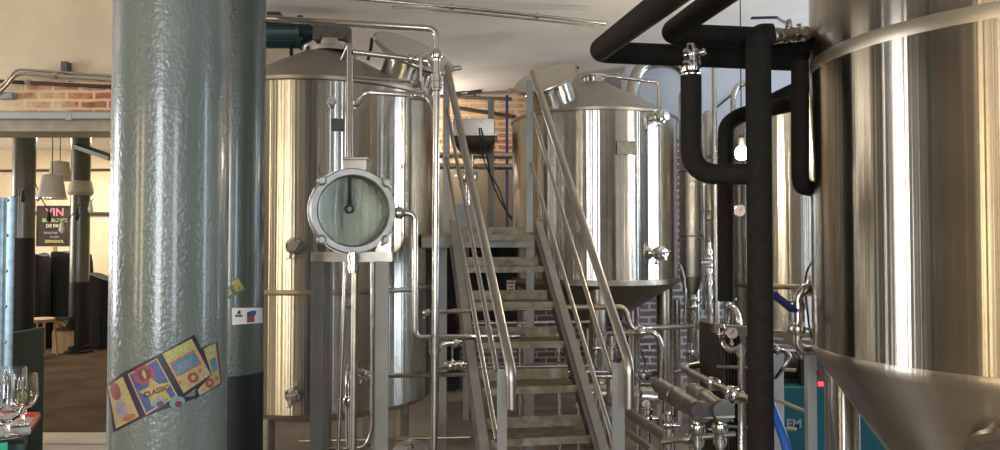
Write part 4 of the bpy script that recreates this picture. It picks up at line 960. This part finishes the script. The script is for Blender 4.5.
pipe('black cable drooping from the hopper to the landing', P((481,128,6.35),(486,150,6.3),(490,175,6.3),(497,195,6.3),(510,218,6.2),(523,232,5.9)), .007, 'rubber', bend=.2, name='cable', cat='cable')
pipe('second black cable sagging beside the hopper cable', P((479,128,6.4),(484,165,6.3),(500,190,6.25),(506,212,6.2),(524,228,5.9)), .006, 'rubber', bend=.2, name='cable', cat='cable')
mb = MB(); x = W(491,100,7.0).x; mb.box((x, 7.0, (1.56+W(0,100,7).z)/2), (.06, .05, W(0,100,7).z-1.56)); tag(mb.build('wall_stanchion', 'grey_bar'), 'grey upright stanchion rising behind the hopper', 'post')
mb = MB(); x = W(507,100,7.9).x; mb.box((x, 7.9, 1.55), (.03, .03, 3.1)); tag(mb.build('conduit_pipe', 'blue'), 'narrow blue conduit standing against the orange brick', 'conduit')
mb = MB(); mb.bar(W(432,96,7.95), W(512,99,7.95), .02, .10, V(0,0,1)); tag(mb.build('cable_tray', 'gear'), 'grey cable tray along the top of the orange brick', 'cable tray')
mb = MB(); mb.bar(W(452,107,7.9), W(516,117,7.9), .035, .06, V(0,0,1)); tag(mb.build('dark_duct', 'dark'), 'dark sloping duct across the orange brick', 'duct')
for px, lab in ((460,'small black projector spotlight on the cable tray, nearer the handrail'), (475,'small black projector spotlight on the cable tray, nearer the stanchion')):
    p = W(px, 92, 7.85); t = thing('spotlight', lab, 'spotlight', p)
    MB().cyl(p + V(-.08,0,0), p + V(.06,-.02,.04), .028, .045, 18).build('head', 'rubber', t); MB().cyl(p, p - V(0,0,.05), .008, .008, 8).build('mount', 'rubber', t)
mb = MB(); mb.box((W(478,200,8.1).x, 8.17, 1.93), (1.0, .06, .86)); struct(mb, 'wall_back_panel', 'tanwall')
mb = MB(); p = W(465,225,6.3); mb.box((p.x, p.y, 1.56+.14), (.20, .02, .28)); tag(mb.build('leaning_board', 'white', bevel=.008), 'small pale board standing on the landing behind the middle rail', 'board')
# ceiling conduits
def onceil(px, py): 
    for k in range(400):
        d = 4 + k*.01; p = W(px, py, d)
        if p.z > 3.16: return p
    return p
pipe('thin conduit running along the white ceiling over the stairs', P((325,-4,4.74),(465,8,4.98),(605,23,5.3)), .012, 'pipe', unions=[(0,.9),(1,.5)], name='ceiling_conduit', cat='conduit')
pipe('second ceiling conduit just under the first', P((392,7,4.95),(470,13,5.08),(605,27,5.36)), .008, 'pipe_warm', name='ceiling_conduit', cat='conduit')
pipe('dark wire slanting over the pale wall beside the thick riser', P((716,108,7.34),(745,84,7.34),(760,72,7.34),(770,40,7.34)), .008, 'rubber', bend=.02, name='wire', cat='cable')
# ------------------------------------------------------------------ left side
# corrugated galvanised sheet
gs = thing('corrugated_sheet', 'bluish galvanised corrugated sheet with rivets at the left edge', 'metal sheet', V(-3.1, 4.2, 0))
xr = W(13.5, 290, 4.2).x; zt = W(5, 197, 4.2).z
mb = MB(); n = 60; f_, b_ = [], []
for k in range(n+1):
    x = xr - .75 + .75*k/n; y = 4.2 + .016*math.sin(2*PI*(x-xr)/.095); f_.append((x, y)); b_.append((x, y+.004))
pl = f_ + b_[::-1]
mb.extrude([V(x, y, 0.0) for x, y in pl], V(0,0,zt)); mb.build('sheet', 'galv', gs)
for i in range(9):
    for j in range(4):
        x = xr - .03 - j*.095*2; z = .15 + i*.2
        MB().sphere(V(x, 4.2 - .018, z), .009, 10, 6).build('rivet', 'pipe_warm', gs)
MB().box((xr-.42, 4.235, zt/2), (.74, .03, zt*.98)).build('frame', 'wood', gs)
# green bin cabinet
gx0, gx1 = W(6,360,4.5).x, W(40,360,4.88).x; zt = W(20,334,4.5).z
gb = thing('green_cabinet', 'dark green cabinet in front of the dark iron column', 'cabinet', ((gx0+gx1)/2, 4.65, 0))
MB().box(((gx0+gx1)/2, 4.7, zt/2), (gx1-gx0, .36, zt)).build('body', 'green', gb, bevel=.006)
MB().box(((gx0+gx1)/2, 4.512, zt/2), (gx1-gx0-.03, .018, zt-.05)).build('door', 'green', gb, bevel=.003)
# chalkboard on its stand
d = 11.2
a, b = W(37, 206, d), W(72, 246, d); cb_ = thing('chalkboard_sign', 'chalkboard with a pink heading and wine list on a wooden stand', 'sign', ((a.x+b.x)/2, d, 0))
MB().box(((a.x+b.x)/2, d+.02, (a.z+b.z)/2), (b.x-a.x, .025, a.z-b.z)).build('board', 'board', cb_, bevel=.003)
mb = MB(); w_ = .015
for s in (a.x, b.x): mb.box((s, d+.015, (a.z+b.z)/2), (w_, .03, a.z-b.z))
for s in (a.z, b.z): mb.box(((a.x+b.x)/2, d+.015, s), (b.x-a.x, .03, w_))
mb.build('frame', 'dark', cb_)
cx = (a.x+b.x)/2; col('chalk_pink', 214, 120, 140); col('chalk_green', 150, 178, 110); col('chalk_white', 196, 196, 180); col('chalk_yellow', 190, 186, 96); col('chalk_violet', 150, 120, 150)
for txt, py, sz, m_, dx in (('VIN', 212.5, .17, 'chalk_pink', .0), ('BIO ROUGE', 220.5, .072, 'chalk_green', 0), ('DE PAYS', 226, .07, 'chalk_white', 0), ('ROSE', 230, .04, 'chalk_violet', .1), ('FRANCAIS', 233, .045, 'chalk_violet', -.06), ('BLANC', 237, .045, 'chalk_violet', 0), ('ESPAGNOL', 241.5, .058, 'chalk_yellow', 0)):
    text_on(txt, sz, V(cx+dx, d+.006, W(50, py, d).z), V(1,0,0), V(0,0,1), 'lettering', m_, cb_, .002)
mb = MB(); x = W(53,280,d-.1).x; mb.box((x, d-.06, (W(0,300,d-.1).z + b.z)/2), (.055, .03, b.z - W(0,300,d-.1).z)); mb.box((W(50,300,d-.1).x, d-.06, W(0,300,d-.1).z), (.14, .04, .05)); mb.build('stand_post', 'wood', cb_)
mb = MB(); mb.box((x-.02, d-.02, W(0,300,d).z/2), (.05, .03, W(0,300,d).z)); mb.build('stand_leg', 'dark', cb_)
# pendant shades
def pendant(px, py, d, r0, r1, h, label, power):
    p = W(px, py, d); t = thing('pendant_lamp', label, 'lamp', p)
    mb = MB(); mb.lathe([(r1, -h/2), (r0, h/2), (r0*.4, h/2+.015)], p, UP, 32, False); mb.lathe([(r1-.006, -h/2), (r0-.006, h/2-.01), (.001, h/2-.01)], p, UP, 32, False); s_ = mb.build('shade', 'shade', t)
    MB().lathe([(r1-.004, -h/2), (r1+.008, -h/2-.004), (r1+.008, -h/2+.008), (r1, -h/2+.01)], p, UP, 32, False).build('shade_rim', 'fit', s_)
    MB().sphere(p - V(0,0,h*.05), .05, 16, 10).build('bulb', 'frost', t)
    MB().tube([p + V(0,0,h/2), V(p.x, p.y, 3.12)], .005, 0, 8).build('cord', 'rubber', t)
col('frost', 220, 215, 200)
pendant(52, 187, 8.2, .10, .148, .26, 'largest zinc bucket pendant lamp, hanging in front of the others', 0)
pendant(60, 171, 9.2, .10, .13, .23, 'middle zinc pendant lamp partly hidden by the largest', 0)
# festoon lights across
fe = thing('light_string', 'drooping string of small dark bulbs hung across the far room', 'light string', W(60, 225, 9.0))
pts = P((12,197,9.0),(34,178,9.0),(46,206,9.0),(62,222,9.0),(80,204,9.0),(96,196,9.0))
cu = []
for i in range(len(pts)-1):
    for k in range(6):
        t_ = k/6; q_ = pts[i].lerp(pts[i+1], t_) - V(0,0,.10*4*t_*(1-t_)*.4); cu.append(q_)
MB().tube(cu, .006, 0, 8).build('wire', 'rubber', fe)
for i in range(3, len(cu), 5): 
    mb = MB(); p = cu[i]; mb.lathe([(.015, 0), (.018, -.05), (.03, -.08), (.025, -.12), (.005, -.14)], p, UP, 14); mb.build('bulb', 'rubber' if i % 2 else 'frost', fe)
# draped black cloth mounds in the far room
def drape(x0, x1, ztop, y, depth, label, seed, tops, floor=.0):
    rnd = random.Random(seed); mb = MB(); n = 28; rs = []
    for j in range(13):
        t_ = j/12; row = []
        for k in range(n*2):
            a = 2*PI*k/(n*2); cxk = math.cos(a); syk = math.sin(a)
            sx = abs(cxk)**.5*(1 if cxk > 0 else -1); sy = abs(syk)**.5*(1 if syk > 0 else -1)
            fold = 1 + .05*math.sin(9*a + seed) * (1-t_) + .03*math.sin(17*a + seed*2)*(1-t_)
            x = (x0+x1)/2 + sx*(x1-x0)/2*fold*(1-.12*t_**3 if t_ < .95 else .85); u_ = (x-x0)/(x1-x0)
            zt_ = ztop * (1 + tops(min(max(u_,0),1)))
            row.append(V(x, y + sy*depth/2*fold*(1-.15*t_**3), floor + (zt_-floor)*t_ ))
        rs.append(row)
    mb.rings(rs); return tag(mb.build('cloth_covered_object', 'black'), label, 'covered furniture')
za = W(0,253,11.0).z
za = W(0,253,10.95).z
drape(W(52,280,10.95).x, W(94,280,10.95).x, za, 10.9, .3, 'tall black draped shape beneath the chalkboard', 3, lambda u: .02*math.sin(6*u))
drape(W(32,280,10.7).x, W(51,280,10.7).x, W(0,258,10.7).z, 10.6, .35, 'black draped chair shape left of the chalkboard post', 5, lambda u: .06*math.sin(3*u))
drape(W(88,300,10.7).x, W(112,300,10.7).x, W(0,272,10.7).z, 10.75, .4, 'low black cloth heap beside the slender column', 9, lambda u: -.12*u)
# pale seat / poster
t = thing('poster', 'small colourful framed picture low behind the slender column', 'picture', W(62,330,10.2))
a, b = W(54,317,10.15), W(70,331,10.15); MB().box(((a.x+b.x)/2, 10.15, (a.z+b.z)/2), (b.x-a.x, .02, a.z-b.z)).build('frame', 'dark', t)
for i, (u_, v_, m_, s_) in enumerate(((.3,.6,'st_orange',.07),(.6,.5,'st_yellow',.08),(.45,.3,'st_red',.06),(.78,.65,'st_mint',.05),(.2,.35,'st_gold',.05))):
    MB().box((a.x + (b.x-a.x)*u_, 10.136, b.z + (a.z-b.z)*v_), (s_, .006, s_*.8)).build('picture_patch', m_, t)
p = W(62,345,10.15); MB().box((p.x, 10.25, (b.z)/2), (.3, .16, b.z)).build('box_base', 'wood', t)
tn = thing('low_stool', 'pale low stool in the shadow beside the black draped chair', 'stool', W(41,345,9.9))
p = W(41,318,9.9); MB().lathe([(.17, 0), (.17, .04), (.15, .05)], V(p.x, p.y, p.z-.05), UP, 28).build('seat', 'wood', tn)
for sx in (-1, 1):
    for sy in (-1, 1): MB().cyl(V(p.x+.11*sx, p.y+.11*sy, p.z-.05), V(p.x+.14*sx, p.y+.14*sy, 0), .016, .014, 12).build('leg', 'wood', tn)
# white conduit and pipes on the left brick band
pipe('grey conduit bundle along the top of the left brick band', P((-10,100,5.5),(5,88,5.5),(16,73,5.5),(115,80,5.5)), .014, 'pipe', bend=.08, name='wall_conduit', cat='conduit', unions=[(2,.4)])
pipe('second grey conduit following the bundle over the left brick band', P((-10,95,5.52),(5,83,5.52),(15,69,5.52),(115,76,5.52)), .010, 'pipe', bend=.08, name='wall_conduit', cat='conduit')
pipe('rusty iron pipe lying on the left brick band', P((-5,81,5.55),(115,87,5.55)), .014, 'dark', name='wall_pipe', cat='pipe', unions=[(0,.28)])
mb = MB(); p = W(66,68,5.58); mb.box((p.x, 5.58, p.z), (.05, .06, .09)); tag(mb.build('junction_box', 'gear', bevel=.004), 'small grey junction box above the left brick band', 'junction box')
mb = MB(); p = W(5,96,5.58); mb.box((p.x, 5.58, p.z), (.14, .06, .05)); tag(mb.build('wall_bracket', 'white', bevel=.004), 'white bracket at the end of the left brick band', 'bracket')
mb = MB(); p = W(70,117,5.55); mb.box((p.x, 5.55, p.z), (.05, .04, .05)); tag(mb.build('conduit_clip', 'white', bevel=.004), 'small white clip on the pale beam', 'clip')
mb = MB(); mb.box((-5.3, 5.555, W(0,116,5.56).z), (5.9, .045, .05)); o = mb.build('cable_trunking', 'white', bevel=.004); tag(o, 'long white cable trunking on the beam under the left brick band', 'trunking')

# ------------------------------------------------------------------ bar table and glasses
zt = 1.06
def on_table(px, py):
    d = (W(px, py, 1.0) - EYE); k = (zt - 1.5)/d.z; p = EYE + d*k; return V(p.x, p.y, zt)
A1, A2 = on_table(38.5, 416.5), on_table(29, 431); A3 = A2 + (A2 - A1).normalized()*0 + V(-.55, -.36, 0)*.9; A4 = A1 + V(-.62, .03, 0)
tb2 = thing('bar_tray', 'white serving tray with a red rear edge and a mint green front edge', 'tray', (A1.x-.2, A1.y, zt-.03))
mb = MB(); mb.extrude([V(p.x, p.y, zt-.008) for p in (A1, A2, A3, A4)], V(0,0,.008)); mb.build('tray_top', 'paper', tb2)
MB().bar(V(A4.x,A4.y,zt+.003), V(A1.x,A1.y,zt+.003), .012, .012, V(0,0,1)).build('red_edge', 'red', tb2); MB().bar(V(A1.x,A1.y,zt+.002), V(A2.x,A2.y,zt+.002), .010, .010, V(0,0,1)).build('red_edge', 'red', tb2)
MB().tube([V(A2.x+.004,A2.y,zt+.002), V(A3.x,A3.y,zt+.002)], .009, 0, 12).build('rolled_edge', 'white', tb2)
MB().bar(V(A2.x-.03,A2.y-.03,zt-.035), V(A3.x,A3.y-.012,zt-.035), .035, .012, V(0,0,1)).build('mint_edge', 'mint', tb2)
bt = thing('bar_table', 'dark high bar table under the serving tray', 'table', (A1.x-.3, A1.y-.1, 0))
tp = [A1 + V(-.02,-.01,0), A2 + V(-.02, .01,0), A3 + V(.0,.02,0), A4]
mb = MB(); mb.extrude([V(p.x, p.y, zt-.062) for p in tp], V(0,0,.03)); mb.build('table_top', 'green', bt)
for p in tp: 
    c_ = sum(tp, V(0,0,0))/4; q_ = p.lerp(c_, .25); MB().box((q_.x, q_.y, (zt-.062)/2), (.04, .04, zt-.062)).build('leg', 'dark', bt)
# tulip glass with short stem
def make_glass(p, h, R, label, logo=False):
    t = thing('tulip_glass', label, 'glass', p)
    k = h/.15; s = R/.036
    outer = [(.030*s, 0), (.030*s, .003*k), (.006, .008*k), (.005, .03*k), (.012*s, .040*k), (.030*s, .06*k), (.038*s, .085*k), (.036*s, .115*k), (.034*s, .15*k)]
    inner = [(.0325*s, .15*k), (.0345*s, .115*k), (.0365*s, .085*k), (.0285*s, .061*k), (.010*s, .043*k), (.0005, .041*k)]
    MB().lathe([(.0005, 0)] + outer + inner, p, UP, 48, False).build('bowl', 'glass', t)
    if logo:
        dv = (EYE - p); dv.z = 0; dv.normalize(); sd_ = UP.cross(dv); ce = p + UP*.095*k
        for r_, m_, l_ in ((.015, 'st_green', .0012), (.010, 'st_yellow', .0018), (.005, 'st_green', .0024)):
            bm = bmesh.new(); vs = []
            for q_ in range(20):
                a_ = 2*PI*q_/20; ox = math.cos(a_)*r_; oz = math.sin(a_)*r_*1.15; rr = .0375*s + l_
                an = ox/rr; vs.append(bm.verts.new(ce + sd_*math.sin(an)*rr + dv*math.cos(an)*rr + UP*oz))
            bm.faces.new(vs); mb = MB(); mb.bm.free(); mb.bm = bm; mb.build('emblem', m_, t, smooth=False)
    return t
def gpos(px, d): return V(W(px, 430, d).x, d, zt+.0005)
for px, d, lab, lg in ((22, 1.80, 'tulip beer glass with a green hop emblem, furthest out on the tray', True), (7, 1.70, 'plain tulip beer glass standing nearest on the tray', False), (-6, 1.80, 'tulip beer glass cut by the picture edge behind the nearest one', False), (12, 1.90, 'plain tulip beer glass at the back of the tray', False)):
    make_glass(gpos(px, d), .125, .032, lab, lg)
